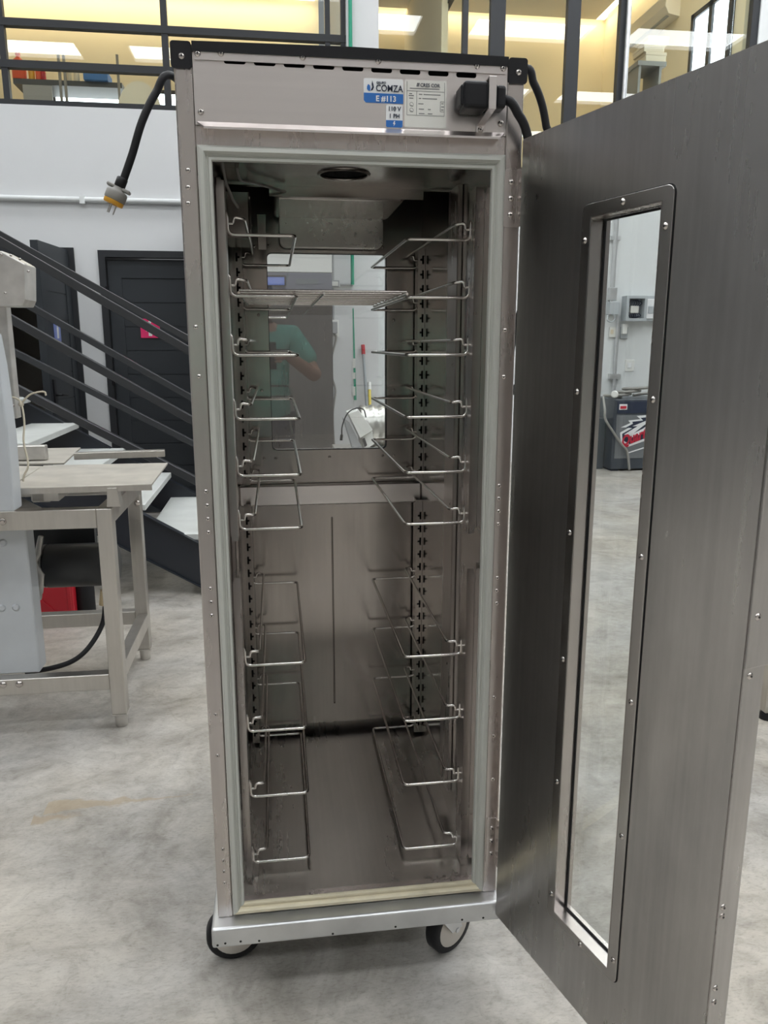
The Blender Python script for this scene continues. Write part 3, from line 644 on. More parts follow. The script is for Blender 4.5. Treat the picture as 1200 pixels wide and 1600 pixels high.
# casters
def caster(x, y, a):
    c = thing('tmp', None, None, (x, y, 0)); bpy.data.objects.remove(c)
    d = Vector((math.cos(a), math.sin(a), 0)); s = Vector((-d.y, d.x, 0)); r = .0625; wc = Vector((x, y, r))+d*.03
    g = G(); g.cyl((x, y, B-.062), (x, y, B-.046), .035, 18); g.cyl((x, y, B-.075), (x, y, B-.062), .026, 18)
    for k in (-1, 1):
        top = Vector((x, y, B-.066))+s*k*.024; bot = wc+s*k*.024
        vs = [top-d*.028, top+d*.03, bot+d*.016, bot-d*.016]; g.add(vs+[v+s*k*.004 for v in vs], [[0, 1, 2, 3], [7, 6, 5, 4], [0, 4, 5, 1], [1, 5, 6, 2], [2, 6, 7, 3], [3, 7, 4, 0]])
    g.beam(Vector((x, y, B-.068))-d*.03, Vector((x, y, B-.068))+d*.03, .05, .006)
    g.cyl(wc-s*.03, wc+s*.03, .006, 8)
    f = g.build('caster', 'galv', cab)
    g = G(); g.lathe(wc-s*.017, s, [(0, r*.76), (0, r*.93), (.005, r), (.029, r), (.034, r*.93), (.034, r*.76)], 32); g.build('tyre', 'rubber', f)
    g = G(); g.lathe(wc-s*.0185, s, [(0, r*.3), (.0, r*.70), (.003, r*.77), (.034, r*.77), (.037, r*.70), (.037, r*.3)], 28); g.build('hub', 'hub', f)
for (px_, py_, an) in ((700, 1479, 35), (368, 1491, 186)):
    q_ = PZ(px_, py_); an = math.radians(an); caster(q_.x-.03*math.cos(an), q_.y-.03*math.sin(an), an)
caster(.09, .73, math.radians(20)); caster(.52, .73, math.radians(60))
# liner: floor, ceiling
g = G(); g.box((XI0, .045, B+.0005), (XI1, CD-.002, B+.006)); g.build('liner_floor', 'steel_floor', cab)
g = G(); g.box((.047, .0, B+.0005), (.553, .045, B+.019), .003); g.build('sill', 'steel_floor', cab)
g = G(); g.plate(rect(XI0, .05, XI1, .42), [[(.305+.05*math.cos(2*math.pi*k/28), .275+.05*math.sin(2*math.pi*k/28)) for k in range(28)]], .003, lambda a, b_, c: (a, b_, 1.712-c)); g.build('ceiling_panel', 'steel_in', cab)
g = G(); g.lathe((.305, .275, 1.706), (0, 0, 1), [(0, .058), (.004, .052), (.006, .050)], 28)
me_ = g; g = G(); n_ = 28
ring = lambda r, z: [(.305+r*math.cos(2*math.pi*k/n_), .275+r*math.sin(2*math.pi*k/n_), z) for k in range(n_)]
vs = ring(.056, 1.7118)+ring(.053, 1.7075)+ring(.049, 1.7085)+ring(.0495, 1.7125)
g.add(vs, [[j*n_+i, j*n_+(i+1) % n_, (j+1)*n_+(i+1) % n_, (j+1)*n_+i] for j in range(3) for i in range(n_)], True); g.build('vent_collar', 'steel_in', cab)
g = G(); vs = ring(.0505, 1.7125)+ring(.0505, 1.775)+ring(.001, 1.7752); g.add(vs, [[j*n_+i, j*n_+(i+1) % n_, (j+1)*n_+(i+1) % n_, (j+1)*n_+i] for j in range(2) for i in range(n_)]); g.build('vent_shade', 'void', cab)  # near-black can added for the shade inside the vent hole
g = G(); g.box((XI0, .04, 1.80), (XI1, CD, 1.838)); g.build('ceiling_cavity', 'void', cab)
g = G(); g.box((XI0, .40, 1.709), (XI1, .422, 1.712)); g.box((.15, .418, 1.690), (.50, .421, 1.712)); g.build('ceiling_lip', 'steel_in', cab)
# heater duct under the ceiling
g = G(); g.box((.160, .43, 1.688), (.462, .715, 1.795), .012, 3); g.build('heater_box', 'steel_in', cab)
g = G(); g.plate(rrect(.172, 1.615, .446, 1.70, .018, 4), [], .03, front(.705)); g.build('duct_face', 'steel_floor', cab, .002)
g = G(); g.box((.047, .42, 1.60), (.105, .60, 1.70), .003); cb = g.build('control_box', 'steel_in', cab)
for y, z in ((.44, 1.69), (.44, 1.62), (.58, 1.65)): screw((.1055, y, z), (1, 0, 0), cab, SCREW_S)
g = G(); g.box((.118, .60, 1.595), (.140, .606, 1.68), .001); g.build('bracket', 'steel_in', cab)
g = G(); g.tube([(.06, .2, 1.735), (.065, .22, 1.68), (.075, .3, 1.66), (.08, .42, 1.665)], .003, 6, .02); g.tube([(.085, .25, 1.73), (.09, .26, 1.69), (.12, .33, 1.70), (.2, .44, 1.70)], .003, 6, .02); g.build('wiring', 'plug_grey', cab)
# rear wall: window frame, glass, ledge, ribbed lower panel
yb_ = .76
g = G(); g.plate(rect(XI0, .99, XI1, 1.80), [rrect(.137, 1.072, .463, 1.606, .012, 4)], .004, front(yb_)); g.build('rear_window_frame', 'steel_in', cab)
g = G(); g.plate(rrect(.128, 1.063, .472, 1.615, .004, 2), [rrect(.1365, 1.0715, .4635, 1.6065, .012, 4)], .012, front(yb_-.006)); g.build('window_trim', 'steel_in', cab)
g = G(); g.box((.132, yb_+.008, 1.067), (.468, yb_+.012, 1.611)); g.build('glass_pane', 'glass', cab)
g = G(); g.plate(rect(.130, 1.065, .470, 1.613), [rrect(.1385, 1.0735, .4615, 1.6045, .012, 4)], .003, front(yb_+.0045)); g.build('glass_seal', 'black', cab)
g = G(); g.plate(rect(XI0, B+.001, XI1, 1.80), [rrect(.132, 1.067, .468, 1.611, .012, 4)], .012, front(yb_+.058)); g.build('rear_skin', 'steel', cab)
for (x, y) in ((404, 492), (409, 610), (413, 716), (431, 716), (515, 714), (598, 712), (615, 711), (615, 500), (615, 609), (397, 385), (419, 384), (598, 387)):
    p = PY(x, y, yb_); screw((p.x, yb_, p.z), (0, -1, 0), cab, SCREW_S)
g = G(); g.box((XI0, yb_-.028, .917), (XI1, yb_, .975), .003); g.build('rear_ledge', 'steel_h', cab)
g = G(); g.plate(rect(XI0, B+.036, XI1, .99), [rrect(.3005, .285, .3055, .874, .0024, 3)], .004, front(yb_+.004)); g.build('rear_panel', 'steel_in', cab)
g = G(); g.tube([(.303, yb_+.012, .283), (.303, yb_+.012, .876)], .0035, 8); g.build('rib', 'steel_in', cab)
# slotted rear rails and plain front rails, door-side channel on each side wall
def tslots(z0, z1, p=.0381):
    out = []; z = z0+.02
    while z < z1-.03: out.append(z); z += p
    return out
for side in (0, 1):
    mir = (lambda x: x) if side else (lambda x: .6135-x)
    s = 1 if side else -1
    for (z0, z1) in ((.985, 1.62), (.205, .93)):
        sx = lambda q: (.5405+q) if side else (.0735-q)
        holes = []
        for z in tslots(z0, z1):
            lp = [(.0105, 0), (.0160, 0), (.0160, .022), (.0105, .022), (.0105, .0135), (.0055, .0135), (.0055, .0085), (.0105, .0085)]
            holes.append([(sx(q), z+h) for q, h in lp])
        x0_, x1_ = sorted((sx(0), sx(.0190)))
        g = G(); g.plate(rect(x0_, z0, x1_, z1), holes, .0015, front(.700)); g.box((sx(0), .7016, z0), (sx(.0015), .745, z1)); g.build('slotted_rail', 'steel_in', cab)
        g = G(); g.box((x0_+.002, .742, z0), (x1_, .744, z1)); g.build('slot_shade', 'void', cab)  # near-black strip standing for the shade behind the slots
    # front uprights
    for (z0, z1) in ((.978, 1.660), (.205, .901)):
        xa, xb = (.5435, .5595) if side else (.0535, .0675)
        g = G(); g.plate([(xa, z0+.0), (xb-.004*s if side else xb, z0), (xb, z0+.012), (xb, z1-.012), (xb-.004 if side else xb, z1), (xa, z1)] if side else [(xa, z0+.012), (xa+.004, z0), (xb, z0), (xb, z1), (xa+.004, z1), (xa, z1-.012)], [], .0015, front(.098))
        xe = xa if side else xb
        g.box((xe-.0008, .098, z0), (xe+.0008, .150, z1)); g.build('upright_rail', 'steel', cab)
    # mid channel on the side wall
    xw = XI1 if side else XI0
    g = G(); g.box((xw-.011*s, .275, .265), (xw, .370, 1.70), .002); g.build('wall_channel', 'steel', cab)
    for z in (.60, 1.0, 1.32): screw((xw-.011*s, .30, z), (-s, 0, 0), cab, SCREW_S)
# stickers on the header
yl = -.0012
def flat(x0, z0, x1, z1, mat, nm, y=yl, r=.003):
    g = G(); g.plate(rrect(x0, z0, x1, z1, r, 3), [], .0004, front(y-.0003)); return g.build(nm, mat, cab)
s1_ = flat(.316, 1.772, .3845, 1.8105, 'white_lbl', 'equipment_sticker')
g = G(); g.plate([(.316, 1.7755), (.3195, 1.772), (.3845, 1.772), (.3845, 1.7875), (.316, 1.7875)], [], .0002, front(yl-.0006)); g.build('blue_band', 'blue_lbl', s1_)
X, Z = (1, 0, 0), (0, 0, 1); yt = yl-.0012
text('COMZA', .0148, 'ink', s1_, (.3365, yt, 1.7905), X, Z, bold=.00015, sx=.88)
text('GRUPO', .0050, 'ink', s1_, (.3375, yt, 1.8022), X, Z, bold=.00008)
text('E #113', .0125, 'white_lbl', s1_, (.3365, yt, 1.7748), X, Z, bold=.0003)
g = G(); fl_ = lambda pts: [(.3205+a*.0010, 1.790+b_*.0010) for a, b_ in pts]
g.plate(fl_([(3, 1), (6, 0), (7, 4), (6, 9), (3, 11), (1, 7), (1, 3)]), [], .0002, front(yt)); g.build('flame_mark', 'blue_lbl', s1_)
g = G(); g.plate(fl_([(7, .5), (11, 2), (13, 6), (12, 11), (10, 17), (9, 11), (10, 7)]), [], .0002, front(yt)); g.build('flame_mark', 'ink', s1_)
s2_ = flat(.3545, 1.734, .3835, 1.7705, 'white_lbl', 'voltage_sticker')
g = G(); g.plate([(.3545, 1.736), (.3565, 1.734), (.3815, 1.734), (.3835, 1.736), (.3835, 1.7455), (.3545, 1.7455)], [], .0002, front(yl-.0006)); g.build('blue_band', 'blue_lbl', s2_)
text('110 V', .0095, 'ink', s2_, (.369, yt, 1.7605), X, Z, align='CENTER', bold=.0002)
text('1 PH', .0095, 'ink', s2_, (.369, yt, 1.7490), X, Z, align='CENTER', bold=.0002)
g = G(); g.plate([(.3685, 1.744), (.3665, 1.7395), (.3685, 1.7395), (.3675, 1.7355), (.3712, 1.7408), (.3692, 1.7408), (.3705, 1.744)], [], .0002, front(yt)); g.build('bolt_mark', 'white_lbl', s2_)
s3_ = flat(.387, 1.7355, .4605, 1.811, 'plate_lbl', 'rating_plate', yl, .002)
text('CRES COR', .0078, 'ink', s3_, (.4140, yt, 1.8005), X, Z, bold=.00005, sx=.95)
g = G()
for k in range(3): g.plate([(.4075+k*.0016, 1.8005), (.4085+k*.0016, 1.8005), (.4098+k*.0016, 1.8062), (.4088+k*.0016, 1.8062)], [], .0002, front(yt))
g.build('mark', 'ink', s3_)
g = G()
def ln(x0, z0, x1, z1, w=.00035):
    g.plate([(x0, z0-w), (x1, z0-w), (x1, z1+w), (x0, z1+w)] if abs(z1-z0) < 1e-6 else [(x0-w, z0), (x1+w, z0), (x1+w, z1), (x0-w, z1)], [], .0001, front(yl-.0006))
ln(.391, 1.7935, .457, 1.7935); ln(.391, 1.755, .457, 1.755); ln(.391, 1.755, .391, 1.8085); ln(.457, 1.755, .457, 1.8085); ln(.408, 1.755, .408, 1.7935); ln(.450, 1.762, .450, 1.778); ln(.450, 1.778, .457, 1.778); ln(.450, 1.762, .457, 1.762)
for (x, z, w_) in ((.396, 1.7975, .052), (.412, 1.7885, .006), (.420, 1.7885, .03), (.412, 1.7820, .004), (.418, 1.7820, .026), (.411, 1.7735, .009), (.412, 1.7650, .009), (.428, 1.7650, .005), (.412, 1.7580, .01), (.428, 1.7580, .008), (.395, 1.7890, .005), (.394, 1.7860, .009), (.395, 1.7820, .007), (.4515, 1.7750, .004), (.4515, 1.7700, .005), (.4515, 1.7650, .004)): ln(x, z, x+w_, z, .0007)
g.build('print', 'ink_grey', s3_)
for z in (1.772, 1.763):
    g = G(); g.plate([(.399+.0035*math.cos(a*.524), z+.0035*math.sin(a*.524)) for a in range(12)], [[(.399+.0029*math.cos(a*.524), z+.0029*math.sin(a*.524)) for a in range(12)]], .0001, front(yl-.0006)); g.beam((.397, yl-.0008, z-.001), (.402, yl-.0008, z-.003), .0003, .0008); g.build('approval_mark', 'ink_grey', s3_)
# hinges
for (z0, z1, x0, x1) in ((1.573, 1.672, .569, .5925), (.262, .373, .574, .5945)):
    g = G(); g.plate(rrect(x0, z0, x1, z1, .004, 3), [], .003, front(-.003)); g.beam((x1, -.003, (z0+z1)/2), (x1+.004, -.03, (z0+z1)/2), .003, z1-z0); hg = g.build('hinge', 'steel', cab, .0008)
    for k in (.22, .5, .78): screw(((x0+x1)/2+.001, -.003, z0+(z1-z0)*k), (0, -1, 0), cab, SCREW)

# ---- door, swung open
PHI = .295; DO = Vector((.592, -.047, 0)); dd = Vector((math.sin(PHI), -math.cos(PHI), 0)); dm = Vector((-math.cos(PHI), -math.sin(PHI), 0))
def DT(t, z, o=0.): return DO+dd*t+dm*o+Vector((0, 0, z))
TT = .038; DW = .541; DZ0, DZ1 = .162, 1.714
g = G(); g.plate(rrect(-.009, DZ0+.001, DW-.001, DZ1-.001, .003, 2), [rect(.186, .316, .340, 1.561)], .0012, lambda a, b_, c: DT(a, b_, c)); door = g.build('door', 'steel_door', cab)
door['label'] = 'open stainless door with a tall narrow window'
g = G(); g.plate(rect(-.010, DZ0, DW, DZ1), [rect(.186, .316, .340, 1.561)], TT-.0015, lambda a, b_, c: DT(a, b_, c-.0013)); g.build('door_core', 'steel', door)
# window frame and reveal
g = G(); g.plate(rrect(.167, .302, .3585, 1.579, .012, 4), [rect(.188, .318, .338, 1.559)], .0035, lambda a, b_, c: DT(a, b_, c+.0037)); g.build('window_frame', 'steel_frame', door, .0008)
g = G(); g.plate(rrect(.1655, .3005, .3600, 1.5805, .013, 4), [rect(.1875, .3175, .3385, 1.5595)], .0004, lambda a, b_, c: DT(a, b_, c+.0005)); g.build('frame_shadow', 'black', door)  # thin black rim painting the shadow line around the proud frame
for (a0, b0, a1, b1) in ((.188, .318, .1895, 1.559), (.3365, .318, .338, 1.559), (.1895, .318, .3365, .3195), (.1895, 1.5575, .3365, 1.559)):
    g = G(); vs = [DT(a, b_, c) for c in (.0036, -.033) for b_ in (b0, b1) for a in (a0, a1)]
    g.add(vs, [[0, 1, 3, 2], [4, 6, 7, 5], [0, 4, 5, 1], [2, 3, 7, 6], [0, 2, 6, 4], [1, 5, 7, 3]]); g.build('window_reveal', 'steel', door)
g = G(); vs = [DT(a, b_, c) for c in (-.024, -.027) for b_ in (.3195, 1.5575) for a in (.1895, .3365)]
g.add(vs, [[0, 1, 3, 2], [4, 6, 7, 5], [0, 4, 5, 1], [2, 3, 7, 6], [0, 2, 6, 4], [1, 5, 7, 3]]); g.build('glass_pane', 'glass', door)
g = G(); g.plate(rect(.190, .320, .336, 1.557), [rect(.1935, .3235, .3325, 1.5535)], .002, lambda a, b_, c: DT(a, b_, c-.0215)); g.build('glazing_bead', 'black', door)
for (t, z) in ((.176, 1.525), (.347, 1.525), (.258, 1.570), (.176, 1.29), (.347, 1.288), (.176, 1.053), (.347, 1.053), (.176, .823), (.348, .817), (.177, .585), (.349, .581), (.178, .351), (.350, .345), (.266, .309)):
    screw(DT(t, z, .0038), dm, door, SCREW, 1.0)
# free edge: strip, latch plate
g = G(); vs = [DT(t, z, o) for o in (-.001, -TT) for z in (DZ0, DZ1) for t in (DW+.0003, DW+.002)]
g.add(vs, [[0, 1, 3, 2], [4, 6, 7, 5], [0, 4, 5, 1], [2, 3, 7, 6], [0, 2, 6, 4], [1, 5, 7, 3]]); g.build('edge_strip', 'steel_door', door)
g = G(); vs = [DT(t, z, o) for o in (.002, -.075) for z in (.950, 1.36) for t in (DW+.002, DW+.006)]
g.add(vs, [[0, 1, 3, 2], [4, 6, 7, 5], [0, 4, 5, 1], [2, 3, 7, 6], [0, 2, 6, 4], [1, 5, 7, 3]]); g.build('latch_plate', 'steel_door', door, .002)
for (o_, z, e) in ((-.010, 1.022, .006), (-.012, .938, .002), (-.010, 1.28, .006), (-.002-.006, .588, .002), (-.008, .573, .002), (-.004-.006, .452, .002), (-.010, .428, .002)):
    screw(DT(DW+e, z, o_), dd, door, SCREW)
g = G(); g.tube([DT(.47, 1.02, -TT), DT(.47, 1.02, -TT-.05), DT(.47, 1.28, -TT-.05), DT(.47, 1.28, -TT)], .010, 10, .02); g.build('pull_handle', 'chrome', door)

# ================================================================== WIRE SLIDES (lift-off)
zrow = [1.568, 1.4574, 1.3449, 1.2191, 1.1034, .9927, .6924, .5385, .380, .2145]
ordn = ['topmost', 'second', 'third', 'fourth', 'fifth', 'sixth', 'seventh', 'eighth', 'ninth', 'lowest']
tilt = {(0, 5): .012, (0, 7): .02, (0, 1): 0}
yf, yk = .1376, .7226
def make_slide(side):
    mir = (lambda x: x) if side else (lambda x: .6138-x)
    e = thing('wire_slide', 'x', 'tray slide', (mir(.48), .43, 0))
    P = lambda x, y, z: (mir(x), y, z)
    r = .0034
    g = G(); g.tube([P(.548, yf+.002, .042), P(.5435, yf, .034), P(.5425, yf, .0), P(.4166, yf, 0), P(.4166, yk, 0), P(.5425, yk, 0), P(.5435, yk, .034), P(.548, yk-.002, .042)], r, 10, .012)
    g.build('tray_wire', 'chrome', e)
    g = G(); g.tube([P(.5335, yf, .020), P(.531, yf, .032), P(.512, yf+.004, .029), P(.512, yk-.004, .029), P(.531, yk, .032), P(.5335, yk, .020)], r*.92, 10, .010)
    g.cyl(P(.5335, yf, .020), P(.5420, yf, .020), r*.8, 8); g.cyl(P(.5335, yk, .020), P(.5420, yk, .020), r*.8, 8)
    g.build('guide_wire', 'chrome', e)
    return e
def copy_tree(o):
    c = o.copy(); col.objects.link(c)
    for ch in o.children:
        k = ch.copy(); col.objects.link(k); k.parent = c; k.matrix_parent_inverse = ch.matrix_parent_inverse.copy()
    return c
for side in (0, 1):
    proto = make_slide(side)
    for i, z in enumerate(zrow):
        o = proto if i == 9 else copy_tree(proto)
        dz = {(0, 0): .002, (0, 4): .001}.get((side, i), 0)
        o.location = (o.location.x, o.location.y, z+dz)
        o['label'] = '%s bent wire tray slide on the cabinet wall %s the door hinges' % (ordn[i], 'beside' if side else 'opposite')
        o['group'] = 'wire slides on the hinge side' if side else 'wire slides opposite the hinges'
# wire rack resting on the second pair of slides
rk = thing('wire_rack', 'chrome wire rack lying across the second pair of slides', 'rack', (.26, .42, 1.461))
zr = 1.4645
for k in range(9):
    y = .15+k*.066
    g = G(); g.tube([(.086, y, zr+.0045), (.418, y, zr+.0045)], .0022, 8); g.build('rod', 'chrome', rk)
for x in (.086, .252, .418):
    g = G(); g.tube([(x, .145, zr), (x, .685, zr)], .0026, 8); g.build('cross_rod', 'chrome', rk)

# ================================================================== POWER CORD
pc = thing('power_cord', 'thick black power cord clamped to the cabinet header, its plug dangling', 'power cord', (.52, -.03, 1.755))
g = G(); g.box((.480, -.052, 1.757), (.524, -.002, 1.800), .006, 3); g.box((.476, -.046, 1.762), (.484, -.006, 1.795), .003, 2); g.box((.538, -.045, 1.760), (.556, -.010, 1.797), .006, 3); g.box((.522, -.047, 1.759), (.540, -.008, 1.798), .004, 2); g.build('connector', 'black', pc, .001)
g = G(); g.box((.522, -.056, 1.755), (.535, -.0535, 1.806), .0005); g.box((.522, -.0535, 1.8035), (.535, -.002, 1.806)); g.beam((.5285, -.055, 1.757), (.522, -.003, 1.742), .013, .002, (0, -.3, 1)); g.box((.514, -.004, 1.728), (.530, -.002, 1.744), .001); g.box((.518, -.004, 1.803), (.535, -.002, 1.811), .001); g.build('clamp', 'steel_h', pc); screw((.522, -.004, 1.735), (0, -1, 0), pc, SCREW)
def spline(pts, sub=8):
    pts = [Vector(p) for p in pts]; out = []
    ext = [pts[0]*2-pts[1]]+pts+[pts[-1]*2-pts[-2]]
    for i in range(1, len(ext)-2):
        a, b_, c, d = ext[i-1:i+3]
        for k in range(sub):
            t = k/sub; out.append(.5*((2*b_)+(c-a)*t+(2*a-5*b_+4*c-d)*t*t+(3*b_-a-3*c+d)*t**3))
    return out+[pts[-1]]
pts = [(.553, -.028, 1.779), (.567, -.035, 1.772), PY(808, 175, -.035), PY(824, 212, -.026), (.640, .02, 1.62), (.648, .07, 1.50), (.627, .10, 1.38), (.632, .14, 1.30), (.66, .18, 1.27), (.690, .20, 1.36), (.700, .20, 1.55), PY(856, 230, .20), PY(853, 195, .20), PY(846, 160, .20), PY(834, 130, .20), PY(818, 108, .21), (.585, .30, 1.868), (.45, .42, 1.866), (.2, .50, 1.864), (.03, .45, 1.866), PY(268, 118, .32), PY(243, 146, .30), PY(222, 190, .29), PY(207, 240, .29), PY(194, 278, .29), PY(189, 292, .29)]
g = G(); g.tube(spline(pts), .0078, 12); g.build('cable', 'rubber', pc)
ca = PY(192, 278, .29); cb_ = PY(172, 330, .29); ax = (cb_-ca).normalized(); sd = Vector((0, 1, 0)).cross(ax).normalized(); L = (cb_-ca).length
g = G(); g.lathe(ca, ax, [(0, .009), (.002, .011), (.020, .011), (.022, .009)], 14); g.build('sleeve', 'black', pc)
g = G(); g.lathe(ca+ax*.020, ax, [(0, .011), (.006, .012), (.008, .019), (.012, .021), (.026, .021), (.028, .019)], 20); g.beam(ca+ax*.022-sd*.024, ca+ax*.022+sd*.024, .016, .007, ax, .002); g.build('plug_body', 'plug_grey', pc)
g = G(); g.lathe(ca+ax*.048, ax, [(0, .020), (.007, .0195), (.008, .018)], 20); g.build('plug_face', 'orange', pc)
for a, b_ in ((.006, .006), (-.006, .006), (0, -.008)):
    g = G(); c0 = ca+ax*.055+sd*a+Vector((0, 1, 0))*b_; g.beam(c0, c0+ax*.019, .006, .0016, sd); g.build('prong', 'castalu', pc)

# ================================================================== MACHINE ON STAINLESS STAND
mY, mYb = 1.255, 1.90
mach = thing('food_machine', 'grey machine column with black motor on a stainless tube stand', 'machine', (-.75, 1.55, 0))
lt, lb_ = PY(176, 808, mY), PY(196, 1112, mY); lxx = PY(180, 960, mY).x-.012
tw = .052
legz = PY(196, 1116, mY).z
ztop = PY(100, 797, mY).z
xlB = -1.28
legs = [(lxx, mY+tw/2), (lxx-.012, mYb), (xlB, mY+tw/2), (xlB, mYb)]
for x, y in legs:
    g = G(); g.box((x-tw/2, y-tw/2, legz), (x+tw/2, y+tw/2, ztop), .002); g.build('leg', 'stainless', mach)
    g = G(); g.lathe((x, y, 0), (0, 0, 1), [(0, .019), (.004, .022), (legz-.006, .024), (legz+.002, .024)], 18); g.box((x-tw/2-.002, y-tw/2-.002, legz-.004), (x+tw/2+.002, y+tw/2+.002, legz)); g.build('foot', 'alu', mach)
tb0, tb1 = PY(100, 827, mY).z, ztop
b0z, b1z = PY(100, 1082, mY).z, PY(100, 1058, mY).z
def rail_(p, q): g = G(); g.box(p, q, .002); return g.build('rail', 'stainless', mach)
rail_((xlB+tw/2, mY, tb0), (lxx-tw/2, mY+tw, tb1)); rail_((xlB+tw/2, mY+.002, b0z), (lxx-tw/2, mY+tw-.002, b1z))
rail_((xlB+tw/2, mYb-tw/2, tb0), (lxx-tw/2-.012, mYb+tw/2, tb1)); rail_((xlB+tw/2, mYb-tw/2, b0z+.02), (lxx-tw/2-.012, mYb+tw/2, b1z+.02))
for zz in ((tb0, tb1), (b0z+.01, b1z+.01)):
    for x in (lxx-.006, xlB): rail_((x-tw/2+.004, mY+tw, zz[0]), (x+tw/2-.004, mYb-tw/2, zz[1]))
g = G()
for (x, y) in ((4, 815), (5, 1070), (30, 1069)):
    p = PY(x, y, mY); g = G(); g.lathe((p.x, mY, p.z), (0, -1, 0), [(-.002, .0125), (.002, .0125), (.006, .009), (.0075, .004)], 16); g.build('bolt', 'screw', mach)
p = PY(214, 786, mYb-tw/2); g = G(); g.lathe((p.x, mYb-tw/2, p.z), (0, -1, 0), [(-.002, .0125), (.002, .0125), (.006, .009), (.0075, .004)], 16); g.build('bolt', 'screw', mach)
# lower grey column
cY = mY+tw+.002
a, b_ = PY(39, 827, cY), PY(57, 1048, cY)
g = G(); g.box((-1.15, cY, b1z), (a.x+.002, cY+.085, tb0+.04), .004); g.build('column', 'machgrey', mach)
for (x, y) in ((5, 848), (3, 950), (25, 949)):
    p = PY(x, y, cY); g = G(); g.lathe((p.x, cY, p.z), (0, -1, 0), [(-.001, .013), (.002, .013), (.005, .008)], 14); g.build('bolt', 'machgrey', mach)
# upper column (nearer), arm, box
uY = 1.13; a = PY(18, 760, uY); zu0 = PY(10, 800, uY).z; zu1 = PY(3, 520, uY).z
g = G(); g.plate([(-1.1, zu0), (a.x, zu0)]+[(PY(x_, y_, uY).x, PY(x_, y_, uY).z) for x_, y_ in ((17, 730), (13, 680), (6, 625), (-2, 570), (-12, 520))]+[(-1.1, zu1)], [], .085, front(uY)); g.build('upper_column', 'machgrey', mach, .006)
aY = 1.30; a, b_ = PY(3, 475, aY), PY(21, 654, aY)
g = G(); g.box((a.x-.08, aY, b_.z), (PY(17, 560, aY).x, aY+.05, a.z), .002); g.build('arm', 'alu', mach)
hY = 1.22; a, b_ = PY(3, 388, hY), PY(47, 482, hY); zt, zb = PY(20, 400, hY).z, PY(20, 478, hY).z
g = G(); g.plate([(-1.15, zb), (b_.x-.022, zb), (b_.x-.012, zb+.02), (PY(39, 420, hY).x, PY(47, 412, hY).z), (PY(2, 392, hY).x, PY(2, 392, hY).z), (-1.15, PY(2, 392, hY).z)], [], .12, front(hY)); g.build('head_box', 'alu', mach, .004)
for (x, y) in ((2, 398), (17, 399), (31, 405), (8, 458), (44, 424)):
    p = PY(x, y, hY); screw((p.x, hY, p.z), (0, -1, 0), mach, SCREW_S)
p = PY(20, 634, aY); screw((p.x, aY, p.z), (0, -1, 0), mach, SCREW)
# table plates
zT = PY(120, 762, mY-.03).z
def quadplate(px, z, t, mat, nm):
    pts = [PZ(x, y, z) for x, y in px]; g = G(); g.plate([(p.x, p.y) for p in pts], [], t, lambda a, b_, c: (a, b_, z+c)); return g.build(nm, mat, mach, .002)
quadplate([(14, 763), (237, 756), (262, 723), (68, 727)], zT, .008, 'plate_dull', 'table_plate')
g = G(); pa, pb = PZ(16, 763, zT), PZ(237, 756, zT); g.beam(pa+Vector((0, 0, -.012)), pb+Vector((0, 0, -.012)), .003, .02); g.build('plate_lip', 'stainless', mach)
quadplate([(-60, 725), (100, 723), (126, 699), (-40, 703)], zT+.004, .008, 'plate_dull', 'table_plate')
quadplate([(-60, 758), (16, 760), (66, 728), (-60, 727)], zT-.002, .006, 'plate_dull', 'table_plate')
p0, p1 = PZ(113, 719, zT), PZ(256, 714, zT)
g = G(); g.beam(p0+Vector((0, .04, .012)), p1+Vector((0, .04, .012)), .045, .028); g.build('fence_rail', 'stainless', mach, .002)
p0 = PZ(20, 716, zT+.006); p1 = PZ(72, 719, zT+.006)
g = G(); g.box((p0.x, p1.y, zT+.007), (p1.x, p1.y+.04, zT+.066), .003); g.build('guide_block', 'alu', mach)
a, b_ = PY(168, 770, mY+.03), PY(191, 789, mY+.03)
g = G(); g.plate([(a.x, b_.z), (b_.x, b_.z), (b_.x-.008, zT-.009), (a.x+.006, zT-.009)], [], .05, front(mY+.0)); g.build('riser', 'stainless', mach, .002)
g = G(); g.beam((PZ(60, 790, zT-.05).x, mY+.08, zT-.05), (PZ(110, 760, zT-.05).x, mYb-.1, zT-.03), .05, .03); g.box((PY(55, 780, 1.45).x, 1.40, tb1), (PY(85, 770, 1.45).x, 1.52, zT-.03), .006); g.build('table_support', 'alu', mach)
# motor
oY = 1.58; mc = PY(110, 883, oY); mr = (PY(110, 850, oY).z-PY(110, 916, oY).z)/2; mx0, mx1 = PY(72, 883, oY).x, PY(172, 883, oY).x+.03
g = G(); g.lathe((mx0, oY, mc.z), (1, 0, 0), [(0, mr*.86), (.008, mr*.97), (.014, mr), (mx1-mx0-.012, mr), (mx1-mx0, mr*.85)], 32); mo = g.build('motor', 'motor', mach)
g = G(); g.lathe((mx0-.028, oY, mc.z), (1, 0, 0), [(0, mr*.5), (.008, mr*.7), (.014, mr*.95), (.030, mr*1.0)], 28); g.build('end_bell', 'castalu', mo)
q0, q1 = PY(60, 838, oY-.07), PY(52, 942, oY-.07)
g = G(); g.tube([PY(64, 838, oY-.06), PY(60, 865, oY-.06), PY(52, 880, oY-.07), PY(64, 898, oY-.08), PY(62, 925, oY-.07), PY(48, 935, oY-.06)], [.010, .014, .018, .016, .013, .012], 10); g.cyl(PY(44, 930, oY-.06), PY(64, 930, oY-.06), .019, 18); g.build('motor_bracket', 'castalu', mach)
g = G(); g.tube([PY(164, 922, oY), PY(162, 945, oY)], .018, 10); g.build('gland', 'tape', mo)
